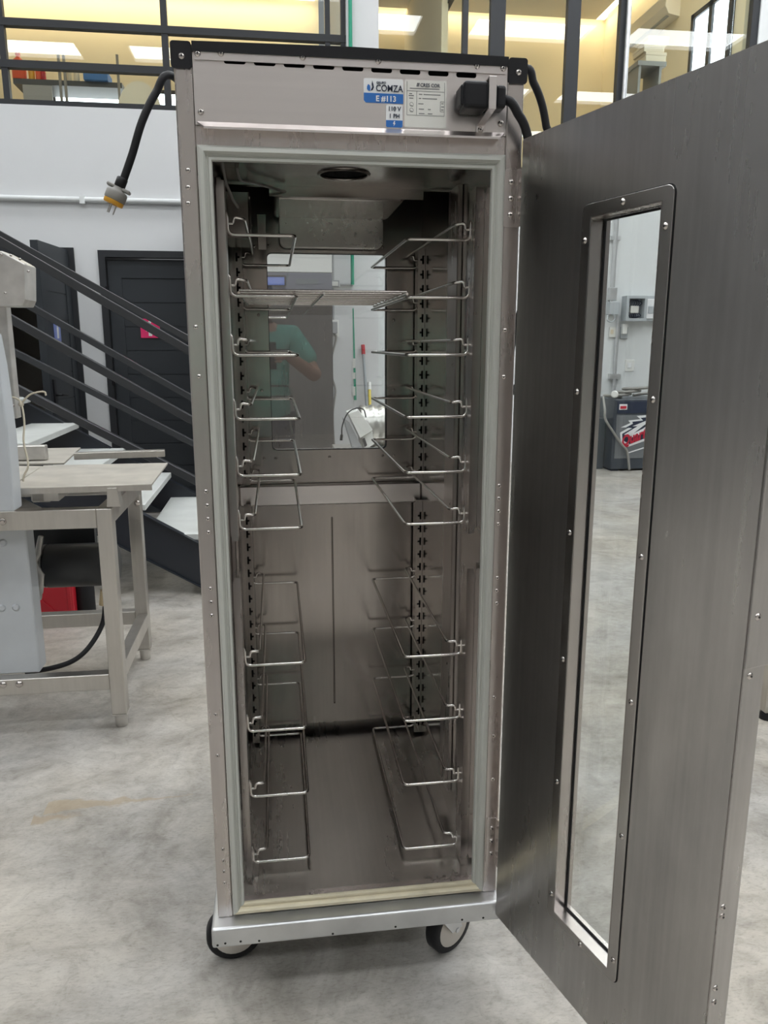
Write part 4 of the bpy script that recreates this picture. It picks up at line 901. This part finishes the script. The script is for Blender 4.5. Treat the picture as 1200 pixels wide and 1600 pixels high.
g = G(); g.tube(spline([PY(165, 940, oY), PY(160, 975, oY-.04), PY(140, 1010, oY-.10), PY(115, 1032, oY-.14), PY(80, 1044, oY-.16), PY(40, 1050, oY-.16)]), .0095, 10); g.build('hose', 'rubber', mach)
g = G(); g.box((PY(55, 845, 1.75).x, 1.72, PY(55, 905, 1.75).z), (PY(150, 830, 1.75).x, 1.76, PY(100, 820, 1.75).z)); g.build('motor_mount', 'motor', mach)
# string tied to the arm
g = G(); g.tube(spline([PY(10, 620, aY-.01), PY(24, 622, aY-.015), PY(33, 630, aY-.02), PY(38, 660, aY-.04), PY(37, 690, aY-.06), PY(44, 725, aY-.08), PY(38, 742, aY-.09), PY(36, 752, aY-.09)]), .0032, 6); g.tube(spline([PY(33, 630, aY-.02), PY(48, 616, aY-.02), PY(68, 612, aY-.02), PY(72, 618, aY-.02)]), .0032, 6); g.lathe(PY(33, 632, aY-.02)-Vector((0, 0, .008)), (0, 0, 1), [(0, .004), (.006, .009), (.012, .008), (.016, .004)], 8)
tag(g.build('cord_string', 'string'), 'pale string knotted round the machine arm and hanging over its table', 'string')
# red tool case behind the stand
p = PZ(52, 985); y0 = 2.38
a, b_ = PY(46, 980, y0), PY(118, 975, y0)
tb = thing('tool_case', 'red plastic case on the floor behind the tube stand', 'case', ((a.x+b_.x)/2, y0+.1, 0))
zt = PY(100, 912, y0).z
g = G(); g.box((a.x-.12, y0, .012), (b_.x, y0+.2, zt), .012, 2); g.build('body', 'red', tb)
g = G(); g.beam((a.x+.02, y0-.004, zt-.03), (b_.x-.05, y0-.004, .03), .006, .012); g.box((b_.x-.028, y0-.005, .02), (b_.x-.010, y0, zt-.01), .002); g.build('rib', 'red', tb)
g = G()
for k in (0, 1): g.box((a.x-.08+k*.22, y0+.02, 0), (a.x-.04+k*.22, y0+.18, .013))
g.build('foot', 'rubber', tb)
a = PY(132, 930, y0+.1)
cr = thing('rubber_roller', 'black rubber roller standing beside the red case', 'roller', (a.x, y0+.1, 0))
g = G(); g.lathe((a.x, y0+.1, 0), (0, 0, 1), [(0, .045), (.01, .05), (.20, .05), (.21, .045)], 20); g.build('body', 'rubber', cr)
g = G(); g.lathe((a.x, y0+.1, .21), (0, 0, 1), [(0, .03), (.012, .03), (.014, .02)], 16); g.build('cap', 'greyplastic', cr)

# ================================================================== BEHIND THE CABINET
# proofer oven
oy = 4.1; xr_ = PY(519, 440, oy).x; xl_ = xr_-.95
ov = thing('proofer_oven', 'tall oven with a pale top, dark display panel and brown-grey steel door', 'oven', ((xr_+xl_)/2, oy+.4, 0))
z1, z2 = PY(415, 425, oy).z, PY(415, 452, oy).z
g = G(); g.box((xl_, oy+.02, .12), (xr_, oy+.85, z1+.5), .006); g.build('body', 'ovendoor', ov)
g = G(); g.box((xl_, oy, z1), (xr_, oy+.02, z1+.5), .004); g.build('hood', 'ovenwhite', ov)
g = G(); g.box((xl_, oy, z2), (xr_, oy+.02, z1-.002), .003); g.build('control_panel', 'ovenpanel', ov)
for k in range(2):
    g = G(); x0 = xl_+.003+k*(xr_-xl_)/2; g.box((x0, oy-.01, .14+0), (x0+(xr_-xl_)/2-.006, oy+.018, z2-.004), .006); g.build('oven_door', 'ovendoor', ov)
a, b_ = PY(418, 430, oy), PY(447, 448, oy)
g = G(); g.plate(rect(a.x-.02, b_.z, b_.x, a.z), [rect(a.x-.012, b_.z+.01, b_.x-.01, a.z-.01)], .006, front(oy-.006)); g.build('display_bezel', 'ovendoor', ov)
g = G(); g.box((a.x-.012, oy-.003, b_.z+.01), (b_.x-.01, oy, a.z-.01)); g.build('display', 'signblue', ov)
a, b_ = PY(462, 436, oy), PY(497, 444, oy)
g = G(); g.box((a.x, oy-.003, b_.z), (b_.x, oy, a.z)); g.build('keypad', 'chargergrey', ov)
a, b_ = PY(420, 492, oy), PY(447, 497, oy)
g = G(); g.tube([(a.x-.05, oy-.01, b_.z), (a.x-.05, oy-.05, b_.z), (b_.x, oy-.05, b_.z), (b_.x, oy-.01, b_.z)], .008, 8, .015); g.build('door_handle', 'chrome', ov)
for x in (xl_+.08, xr_-.08):
    for y in (oy+.1, oy+.75):
        g = G(); g.cyl((x, y, 0), (x, y, .12), .03, 12); g.build('leg', 'chrome', ov)
# wall sockets, conduits
def plate_(x0, y0, x1, y1, Y, d, mat, nm, par, bev=.003):
    a, b_ = PY(x0, y0, Y), PY(x1, y1, Y); g = G(); g.box((a.x, Y-d, b_.z), (b_.x, Y, a.z), bev); return g.build(nm, mat, par)
s_ = PY(521, 513, WY)
so = thing('wall_socket', 'upright wall socket with a grey plug and trailing cable near the green strip', 'socket', (s_.x, WY, s_.z-.06))
plate_(516, 500, 529, 527, WY, .03, 'whiteplastic', 'cover', so); plate_(519, 503, 527, 521, WY-.03, .045, 'greyplastic', 'plug', so)
g = G(); g.tube(spline([PY(523, 520, WY-.06), PY(525, 530, WY-.06), PY(518, 560, WY-.04), PY(519, 590, WY-.03), PY(524, 610, WY-.03), PY(520, 645, WY-.03), PY(521, 680, WY-.04), PY(523, 702, WY-.04)]), .009, 8); g.build('cable', 'plug_grey', so)
s_ = PY(520, 444, WY)
so2 = thing('wall_socket', 'wide junction box on the white wall above the upright socket', 'socket', (s_.x, WY, s_.z-.03))
plate_(513, 438, 530, 449, WY, .035, 'greyplastic', 'box', so2); plate_(515, 440, 528, 447, WY-.035, .006, 'whiteplastic', 'cover', so2)
g = G(); p = PY(520, 450, WY); q = PY(521.5, 500, WY); g.cyl((p.x, WY-.014, p.z), (p.x, WY-.014, q.z), .012, 10); p2 = PY(520, 438, WY); g.cyl((p.x, WY-.014, p2.z), (p.x, WY-.014, SILL-.02), .012, 10); p3 = PY(551, 445, WY); g.cyl((p.x+.06, WY-.014, p3.z), (p3.x, WY-.014, p3.z), .012, 10)
g.build('conduit', 'greyplastic', so2)
gp = PY(547, 30, WY-.06); 
gpo = thing('green_pipe', 'slim green pipe running up the white column', 'pipe', (gp.x, WY-.08, 2.0))
zb_ = PY(552, 446, WY).z
g = G(); g.cyl((gp.x, WY-.08, zb_), (gp.x, WY-.08, 6.15), .014, 12); g.build('pipe', 'green', gpo)
for z in (2.4, SILL+.35, SILL+.9): 
    g = G(); g.box((gp.x-.025, WY-.098, z-.012), (gp.x+.025, WY-.0, z+.012)); g.build('clip', 'galv', gpo)
gs = thing('wall_poster', 'narrow green and white notice strip hanging below the green pipe', 'notice', (PY(553, 620, WY).x, WY, PY(553, 625, WY).z))
a, b_ = PY(551, 482, WY), PY(557, 625, WY)
g = G(); g.plate([(a.x, a.z), (a.x+.008, a.z), (b_.x, b_.z), (a.x+.004, b_.z)], [], .004, front(WY-.004)); g.build('strip', 'green', gs)
for y0, y1 in ((560, 575), (582, 592), (604, 618)):
    pa, pb = PY(551, y0, WY), PY(556, y1, WY); g = G(); g.box((pa.x-.004, WY-.007, pb.z), (pb.x-.004, WY-.0045, pa.z)); g.build('paper', 'whiteplastic', gs)
# broom handles leaning on the wall
def broom(p, q, label, m1, m2, yb0, name):
    a = PY(*p, WY-.03); b_ = PY(*q, WY-.15); t = (b_-a); k = (.012-a.z)/t.z; e = a+t*k; e.y = max(e.y, 3.6)
    o = thing(name, label, 'broom', (e.x, e.y, 0)); g1 = a+(e-a)*.055
    g = G(); g.tube([g1, e+Vector((0, 0, .12))], .0125, 10); g.build('handle', m1, o)
    g = G(); g.tube([a, g1], .016, 10); g.build('grip', m2, o)
    g = G(); g.box((e.x-.14, e.y-.03, .06), (e.x+.14, e.y+.03, .13), .01); g.build('head', m2, o)
    g = G()
    for i in range(14): g.box((e.x-.135+i*.02, e.y-.028, 0), (e.x-.12+i*.02, e.y+.028, .062))
    g.build('bristles', 'string', o)
broom((567, 539), (573, 640), 'grey handled broom with red grip leaning on the white wall', 'broom', 'red', 0, 'broom')
broom((577, 598), (578, 640), 'shorter broom with a yellow handle leaning beside the grey one', 'yellow', 'whiteplastic', 0, 'broom')
# table carrying a scale and a spiral coil, seen through the rear glass
ty = 3.0; tz = PY(560, 705, ty).z-.02; a, b_ = PY(528, 705, ty), PY(660, 705, ty)
tt = thing('side_table', 'steel table behind the cabinet carrying the white scale and ducting', 'table', ((a.x+b_.x)/2, ty+.15, 0))
g = G(); g.box((a.x, ty-.2, tz-.04), (b_.x, ty+.5, tz), .003); g.build('table_top', 'stainless', tt)
for x in (a.x+.03, b_.x-.03):
    for y in (ty-.17, ty+.47): g = G(); g.box((x-.02, y-.02, 0), (x+.02, y+.02, tz-.04)); g.build('leg', 'stainless', tt)
cA = PY(562, 665, ty+.3); cB = PY(612, 672, ty+.3); cr_ = (PY(590, 632, ty+.3).z-tz)/2
dct = thing('steel_duct', 'ribbed steel duct drum lying on the side table', 'duct', ((cA.x+cB.x)/2, ty+.3, tz))
g = G(); prof = []; Lx = cB.x-cA.x+.12; h = 0
while h < Lx: prof += [(h, cr_*.93), (h+.012, cr_), (h+.028, cr_), (h+.04, cr_*.93)]; h += .055
g.lathe((cA.x, ty+.3, tz+cr_), (1, 0, 0), prof, 28); g.build('drum', 'coil', dct)
for k in (0, 1): g = G(); g.box((cA.x+.03+k*.2, ty+.22, tz), (cA.x+.05+k*.2, ty+.38, tz+.05)); g.build('saddle', 'stainless', dct)
sy_ = ty-.02; a = PY(545, 650, sy_); b_ = PY(580, 700, sy_)
sc_ = thing('counter_scale', 'white tilted counter scale with a loose black cord', 'scale', ((a.x+b_.x)/2, sy_, tz))
def poly_px(px, Y, th, mat, nm, par, bev=.004):
    pts = [PY(x, y, Y) for x, y in px]; g = G(); g.plate([(p.x, max(p.z, tz+.001)) for p in pts], [], th, front(Y)); return g.build(nm, mat, par, bev)
poly_px([(544, 646), (560, 640), (583, 672), (563, 685)], sy_-.03, .16, 'whiteplastic', 'head', sc_)
poly_px([(537, 654), (546, 660), (568, 703), (552, 703)], sy_, .12, 'greyplastic', 'stand', sc_)
poly_px([(566, 682), (582, 674), (585, 694), (570, 703)], sy_-.01, .12, 'whiteplastic', 'base', sc_)
poly_px([(566, 686), (570, 684), (574, 696), (570, 699)], sy_-.035, .01, 'black', 'display', sc_)
g = G(); g.tube(spline([PY(572, 652, sy_), PY(568, 640, sy_), PY(556, 638, sy_), PY(543, 646, sy_-.02), PY(535, 665, sy_-.03), PY(534, 680, sy_-.03)]), .004, 8); g.cyl(PY(534, 679, sy_-.03), PY(533, 688, sy_-.03), .008, 8); g.build('cord', 'black', sc_)

# ================================================================== FAR RIGHT WALL (through the door glass)
eY = WY2
def wbox(x0, y0, x1, y1, d, mat, nm, par, Y=eY, bev=.004): return plate_(x0, y0, x1, y1, Y, d, mat, nm, par, bev)
p = PY(985, 500, eY)
e1 = thing('breaker_box', 'open grey breaker box with wiring on the far white wall', 'electric box', (p.x, eY, p.z))
a, b_ = PY(972, 463, eY), PY(1001, 502, eY)
g = G(); g.plate(rect(a.x, b_.z, b_.x, a.z), [rect(a.x+.03, b_.z+.03, b_.x-.03, a.z-.03)], .14, front(eY-.14)); g.build('case', 'boxgrey', e1)
g = G(); g.box((a.x+.03, eY-.02, b_.z+.03), (b_.x-.03, eY-.01, a.z-.03)); g.build('back_plate', 'greyplastic', e1)
xm, zm = (a.x+b_.x)/2, (a.z+b_.z)/2
g = G(); g.box((xm-.05, eY-.09, zm-.05), (xm+.05, eY-.02, zm+.03), .004); g.build('breaker', 'plate_lbl', e1)
g = G()
for k in range(6): g.tube(spline([(xm-.05+.02*k, eY-.05, zm+.02), (xm-.07+.03*k, eY-.09, zm+.06), (xm-.04+.015*k, eY-.06, a.z-.04)]), .005, 6); g.tube(spline([(xm-.05+.02*k, eY-.05, zm-.04), (xm-.06+.028*k, eY-.08, zm-.08), (xm-.03+.012*k, eY-.05, b_.z+.035)]), .005, 6)
g.build('wires', 'ink', e1)
e2 = thing('meter_box', 'glass fronted grey meter box beside the open breaker box', 'electric box', (PY(1018, 500, eY).x, eY, PY(1018, 500, eY).z))
wbox(1003, 463, 1034, 502, .10, 'boxgrey', 'case', e2); wbox(1006, 467, 1031, 498, .012, 'white_lbl', 'window', e2, eY-.10); wbox(1013, 478, 1025, 490, .008, 'boxgrey', 'dial', e2, eY-.112)
e3 = thing('junction_box', 'small grey junction box with a loop of loose wire on the far wall', 'electric box', (PY(955, 490, eY).x, eY, PY(955, 490, eY).z))
wbox(948, 472, 962, 492, .09, 'boxgrey', 'case', e3)
g = G(); g.tube(spline([PY(950, 492, eY-.08), PY(949, 500, eY-.1), PY(955, 503, eY-.1), PY(961, 498, eY-.1), PY(958, 490, eY-.1)]), .008, 6); g.build('loose_wire', 'boxgrey', e3)
p = PY(954, 472, eY)
g = G(); g.cyl((p.x, eY-.03, p.z), (p.x, eY-.03, 5.5), .025, 12); g.box((p.x-.045, eY-.07, p.z+.02), (p.x+.045, eY, p.z+.16), .004); 
for z in (p.z+.7, p.z+1.4): g.box((p.x-.06, eY-.05, z-.02), (p.x+.06, eY, z+.02))
tag(g.build('conduit', 'galv'), 'steel conduit rising to the roof from the small junction box', 'conduit')
p = PY(964, 500, eY)
g = G(); g.cyl((p.x, eY-.03, .8), (p.x, eY-.03, PY(964, 492, eY).z), .02, 12); z = PY(960, 588, eY).z; g.box((p.x-.07, eY-.05, z-.03), (p.x+.07, eY, z+.03))
tag(g.build('conduit', 'galv'), 'steel conduit running down behind the dark charger', 'conduit')
e4 = thing('wall_socket', 'cream socket plate under the junction box on the far wall', 'socket', (PY(955, 520, eY).x, eY, PY(955, 525, eY).z))
wbox(952, 511, 960, 527, .03, 'plate_lbl', 'cover', e4); wbox(954, 515, 958, 522, .004, 'paper', 'outlet', e4, eY-.03)
e5 = thing('wall_socket', 'grey socket with a white plug under the breaker box', 'socket', (PY(974, 520, eY).x, eY, PY(974, 530, eY).z))
wbox(969, 511, 979, 529, .03, 'boxgrey', 'cover', e5); wbox(971, 506, 977, 522, .05, 'whiteplastic', 'plug', e5, eY-.03)
e6 = thing('light_switch', 'white switch plate low on the far wall above the charger', 'switch', (PY(983, 570, eY).x, eY, PY(983, 580, eY).z))
wbox(977, 562, 990, 580, .012, 'whiteplastic', 'cover', e6); wbox(981, 567, 986, 575, .006, 'white_lbl', 'rocker', e6, eY-.012)
# battery charger with the printed logo
qY = 6.55; a, b_ = PY(961, 625, qY), PY(1062, 625, qY)
ch = thing('battery_charger', 'dark floor-standing charger with white and red printed logo', 'charger', ((a.x+b_.x)/2, qY+.3, 0))
zt = PY(980, 624, qY).z
g = G(); g.box((a.x, qY, .02), (b_.x, qY+.55, zt), .008); g.build('body', 'chargerblack', ch)
g = G(); g.box((a.x+.03, qY-.006, zt-.15), (b_.x-.03, qY, zt-.02), .002); g.build('control_strip', 'ink', ch)
g = G(); g.box((a.x+.03, qY-.005, .14), (b_.x-.03, qY, zt-.17), .002); g.build('front_panel', 'chargergrey', ch)
g = G(); g.box((a.x+.05, qY-.010, zt-.11), (a.x+.14, qY-.006, zt-.05)); g.build('warning_label', 'white_lbl', ch)
g = G(); g.box((a.x+.06, qY-.012, zt-.10), (a.x+.13, qY-.010, zt-.07)); g.build('label_print', 'logored', ch)
def LP(x, y): p = PY(x, y, qY-.008); return (p.x, p.z)
out = [LP(*v) for v in ((969, 676), (983, 668), (970, 668), (985, 661), (982, 657), (1001, 655), (995, 650), (1030, 647), (1040, 660), (1034, 676), (1010, 688), (982, 698), (970, 690))]
g = G(); g.plate(out, [], .002, front(qY-.007)); g.build('logo_outline', 'white_lbl', ch)
inn_ = [LP(*v) for v in ((972, 678), (988, 669), (978, 668), (989, 662), (988, 659), (1005, 657), (1001, 653), (1027, 650), (1036, 661), (1030, 673), (1010, 684), (984, 694), (973, 688))]
g = G(); g.plate(inn_, [], .002, front(qY-.009)); g.build('logo_field', 'ink', ch)
man = [[LP(*v) for v in ((975, 679), (996, 666), (988, 666), (1003, 660), (1010, 657), (1022, 653), (1004, 666), (986, 680))], [LP(*v) for v in ((984, 680), (1004, 670), (1024, 656), (1028, 662), (1008, 676), (985, 684))]]
g = G()
for lp in man: g.plate(lp, [], .002, front(qY-.011))
g.build('logo_mane', 'white_lbl', ch)
tA, tB = Vector((LP(971, 698)[0], 0, LP(971, 698)[1])), Vector((LP(1004, 685)[0], 0, LP(1004, 685)[1])); td = (tB-tA).normalized()
text('Quarter', .165, 'logored', ch, (tA.x, qY-.014, tA.z), td, (0, 0, 1), bold=.006, sx=.70)
g = G(); la, lb2 = LP(980, 708), LP(1036, 690); g.beam((la[0], qY-.009, la[1]), (lb2[0], qY-.009, lb2[1]), .003, .012); g.build('logo_line', 'white_lbl', ch)
g = G(); g.box((a.x+.02, qY+.03, 0), (a.x+.1, qY+.5, .021)); g.box((b_.x-.1, qY+.03, 0), (b_.x-.02, qY+.5, .021)); g.build('skid', 'ink', ch)
g = G(); g.box((a.x-.16, qY+.18, .0), (a.x-.01, qY+.5, zt*.72), .006); tag(g.build('battery_case', 'chargerblack'), 'dark blue-black case standing against the charger side', 'case')
# cable reel on top and hanging hose
hz_ = zt
cc = thing('charging_cable', 'coiled charging cable lying on top of the charger and hanging down', 'cable', (a.x+.12, qY+.1, hz_))
g = G()
pts = [(a.x+.02+.12*math.cos(t*.7)+.012*t, qY+.16+.07*math.sin(t*.7), hz_+.014+.004*t) for t in range(0, 28)]
g.tube(spline(pts, 3), .016, 8); g.tube(spline([(a.x+.3, qY+.2, hz_+.03), (a.x+.5, qY+.24, hz_+.045), (a.x+.8, qY+.2, hz_+.02)]), .016, 8)
g.tube(spline([(a.x-.08, qY+.13, hz_+.02), PY(945, 640, qY-.02), PY(946, 655, qY-.03), PY(958, 675, qY-.035), PY(972, 695, qY-.035), PY(980, 706, qY-.04), (PY(981, 715, qY).x, qY-.06, .02)]), .013, 8); g.build('cable', 'plug_grey', cc)
g = G(); g.lathe((a.x+.02, qY+.05, hz_+.05), (-.6, -1, .1), [(0, .035), (.05, .04), (.06, .03)], 14); g.build('connector', 'whiteplastic', cc)
# steel table leg at the far right edge, beyond the door
p = PZ(1197, 1122)
tl = thing('work_table', 'steel work table with a low shelf standing beyond the open door', 'table', (p.x+.5, p.y+.35, 0))
for x in (p.x, p.x+1.1):
    for y in (p.y, p.y+.65):
        g = G(); g.box((x-.02, y-.02, .03), (x+.02, y+.02, .86), .002); g.build('leg', 'stainless', tl)
        g = G(); g.lathe((x, y, 0), (0, 0, 1), [(0, .026), (.02, .026), (.03, .018), (.035, .018)], 14); g.build('foot', 'black', tl)
g = G(); g.box((p.x-.05, p.y-.05, .86), (p.x+1.15, p.y+.7, .90), .003); g.build('table_top', 'stainless', tl)
g = G(); g.box((p.x-.018, p.y-.018, .20), (p.x+1.118, p.y+.668, .23), .003); g.build('low_shelf', 'stainless', tl)

# ================================================================== THE PHOTOGRAPHER (seen mirrored in the rear glass)
def skin_mesh(name, verts, edges, radii, mat, parent, root=0, sub=2):
    me = bpy.data.meshes.new(name); me.from_pydata(verts, edges, []); ob = bpy.data.objects.new(name, me); col.objects.link(ob)
    ob.modifiers.new('skin', 'SKIN'); 
    for i, r in enumerate(radii):
        sv = me.skin_vertices[0].data[i]; sv.radius = r if isinstance(r, tuple) else (r, r); sv.use_root = (i == root)
    sd = ob.modifiers.new('sub', 'SUBSURF'); sd.levels = sub; sd.render_levels = sub
    bpy.context.view_layer.update(); dg = bpy.context.evaluated_depsgraph_get()
    m2 = bpy.data.meshes.new_from_object(ob.evaluated_get(dg)); bpy.data.objects.remove(ob)
    m2.name = name; m2.materials.clear(); m2.materials.append(M[mat])
    for p in m2.polygons: p.use_smooth = True
    return link(bpy.data.objects.new(name, m2), parent)
px, py = .07, -1.90
pr = thing('person', 'person in a green shirt holding up a phone, mirrored in the rear glass', 'person', (px, py, 0))
# body: one continuous skin surface, clothing over it
V = [(px, py, .93), (px, py, 1.10), (px, py+.01, 1.28), (px, py, 1.42), (px, py+.01, 1.50), (px, py+.03, 1.58), (px, py+.03, 1.66), (px, py+.02, 1.72),
     (px+.18, py, 1.41), (px+.33, py+.12, 1.17), (px+.20, py+.33, 1.27), (px+.14, py+.395, 1.315),
     (px-.18, py, 1.41), (px-.30, py+.14, 1.18), (px-.05, py+.33, 1.25), (px+.03, py+.39, 1.285),
     (px+.10, py, .88), (px+.11, py+.02, .50), (px+.11, py-.01, .10), (px+.12, py+.12, .045),
     (px-.10, py, .88), (px-.11, py+.02, .50), (px-.11, py-.01, .10), (px-.12, py+.12, .045)]
Ed = [(0, 1), (1, 2), (2, 3), (3, 4), (4, 5), (5, 6), (6, 7), (3, 8), (8, 9), (9, 10), (10, 11), (3, 12), (12, 13), (13, 14), (14, 15), (0, 16), (16, 17), (17, 18), (18, 19), (0, 20), (20, 21), (21, 22), (22, 23)]
Rd = [(.15, .11), (.14, .105), (.16, .115), (.13, .09), .055, (.075, .09), (.08, .10), (.05, .06), .062, .045, .036, .030, .062, .045, .036, .030, .085, .062, .045, .035, .085, .062, .045, .035]
body = skin_mesh('body', V, Ed, Rd, 'skin', pr)
sV = [(px, py, .86), (px, py, 1.10), (px, py+.01, 1.28), (px, py, 1.42), (px, py+.005, 1.455), (px+.18, py, 1.41), (px+.30, py+.095, 1.225), (px-.18, py, 1.41), (px-.27, py+.10, 1.225)]
skin_mesh('shirt', sV, [(0, 1), (1, 2), (2, 3), (3, 4), (3, 5), (5, 6), (3, 7), (7, 8)], [(.19, .14), (.18, .135), (.20, .145), (.165, .115), .075, .086, .078, .086, .078], 'shirt', pr, 1)
skin_mesh('trousers', [(px, py, .95), (px+.10, py, .86), (px+.11, py+.02, .50), (px+.11, py-.01, .09), (px-.10, py, .86), (px-.11, py+.02, .50), (px-.11, py-.01, .09)], [(0, 1), (1, 2), (2, 3), (0, 4), (4, 5), (5, 6)], [(.17, .13), .105, .08, .07, .105, .08, .07], 'jeans', pr)
for s_ in (1, -1):
    g = G(); g.lathe((px+.115*s_, py+.05, .0), (0, 0, 1), [(0, .055), (.01, .06), (.05, .055), (.09, .045)], 14); g.box((px+.115*s_-.05, py-.06, 0), (px+.115*s_+.05, py+.20, .055), .02, 3); g.build('shoe', 'rubber', pr)
# hair, face
g = G(); hc = Vector((px, py+.03, 1.655))
bm = bmesh.new(); bmesh.ops.create_uvsphere(bm, u_segments=20, v_segments=14, radius=1)
for v in list(bm.verts):
    if v.co.z < -.1 or (v.co.y > .45 and v.co.z < .55): bm.verts.remove(v)
for v in bm.verts: v.co = Vector((v.co.x*.088, v.co.y*.108-.008, v.co.z*.098))+hc
g.bm_(bm, True); g.build('hair', 'hair', pr)
for s_ in (1, -1):
    g = G(); g.lathe(hc+Vector((.032*s_, .082, -.01)), (0, 1, 0), [(0, .012), (.010, .011), (.016, .005)], 10); g.build('eye', 'hair', body)
    g = G(); g.lathe(hc+Vector((.080*s_, -.005, -.02)), (s_, 0, 0), [(0, .016), (.012, .022), (.016, .012)], 10); g.build('ear', 'skin', body)
g = G(); g.lathe(hc+Vector((0, .085, -.05)), (0, .35, 1), [(0, .016), (.02, .013), (.05, .006)], 8); g.build('nose', 'skin', body)
g = G(); g.box(hc+Vector((-.024, .074, -.088)), hc+Vector((.024, .088, -.078)), .003); g.build('mouth', 'red', body)
# hands: palm and five fingers closing on the phone edges
ph0, ph1 = Vector((.085, -1.470, 1.228)), Vector((.160, -1.461, 1.378))
def hand(w, sgn, ex):
    wv = Vector(w); pm = Vector((ex+.016*sgn, -1.483, 1.30))
    skin_mesh('palm', [tuple(wv), tuple((wv+pm)/2), tuple(pm)], [(0, 1), (1, 2)], [.028, (.026, .036), (.016, .036)], 'skin', body, 0, 1)
    for k, ln_k in enumerate((.9, 1.0, .95, .8)):
        b0 = pm+Vector((0, .006, .026-.018*k)); f1 = b0+Vector((.010*sgn, .022, .0)); f2 = Vector((ex+.004*sgn, -1.452, b0.z-.002)); f3 = f2+Vector((-.018*sgn*ln_k, .001, 0))
        f3.y = min(f3.y, -1.452)
        skin_mesh('finger', [tuple(v) for v in (b0, f1, f2, f3)], [(0, 1), (1, 2), (2, 3)], [.009, .0085, .0075, .0065], 'skin', body, 0, 1)
    t0 = pm+Vector((0, -.004, -.03)); skin_mesh('thumb', [tuple(t0), tuple(t0+Vector((-.012*sgn, -.004, .022))), tuple(t0+Vector((-.03*sgn, .004, .04)))], [(0, 1), (1, 2)], [.011, .0095, .008], 'skin', body, 0, 1)
hand(V[11], 1, ph1.x); hand(V[15], -1, ph0.x)
tp = thing('phone', 'dark phone held up in both hands by the person in green', 'phone', (ph0.x, ph0.y, ph0.z))
g = G(); g.box(ph0, ph1, .004, 3); g.build('body', 'black', tp)
g = G(); g.lathe((.1523, ph1.y-.0005, 1.3663), (0, 1, 0), [(0, .008), (.002, .008), (.003, .006)], 14); g.build('lens', 'glass_dark', tp)
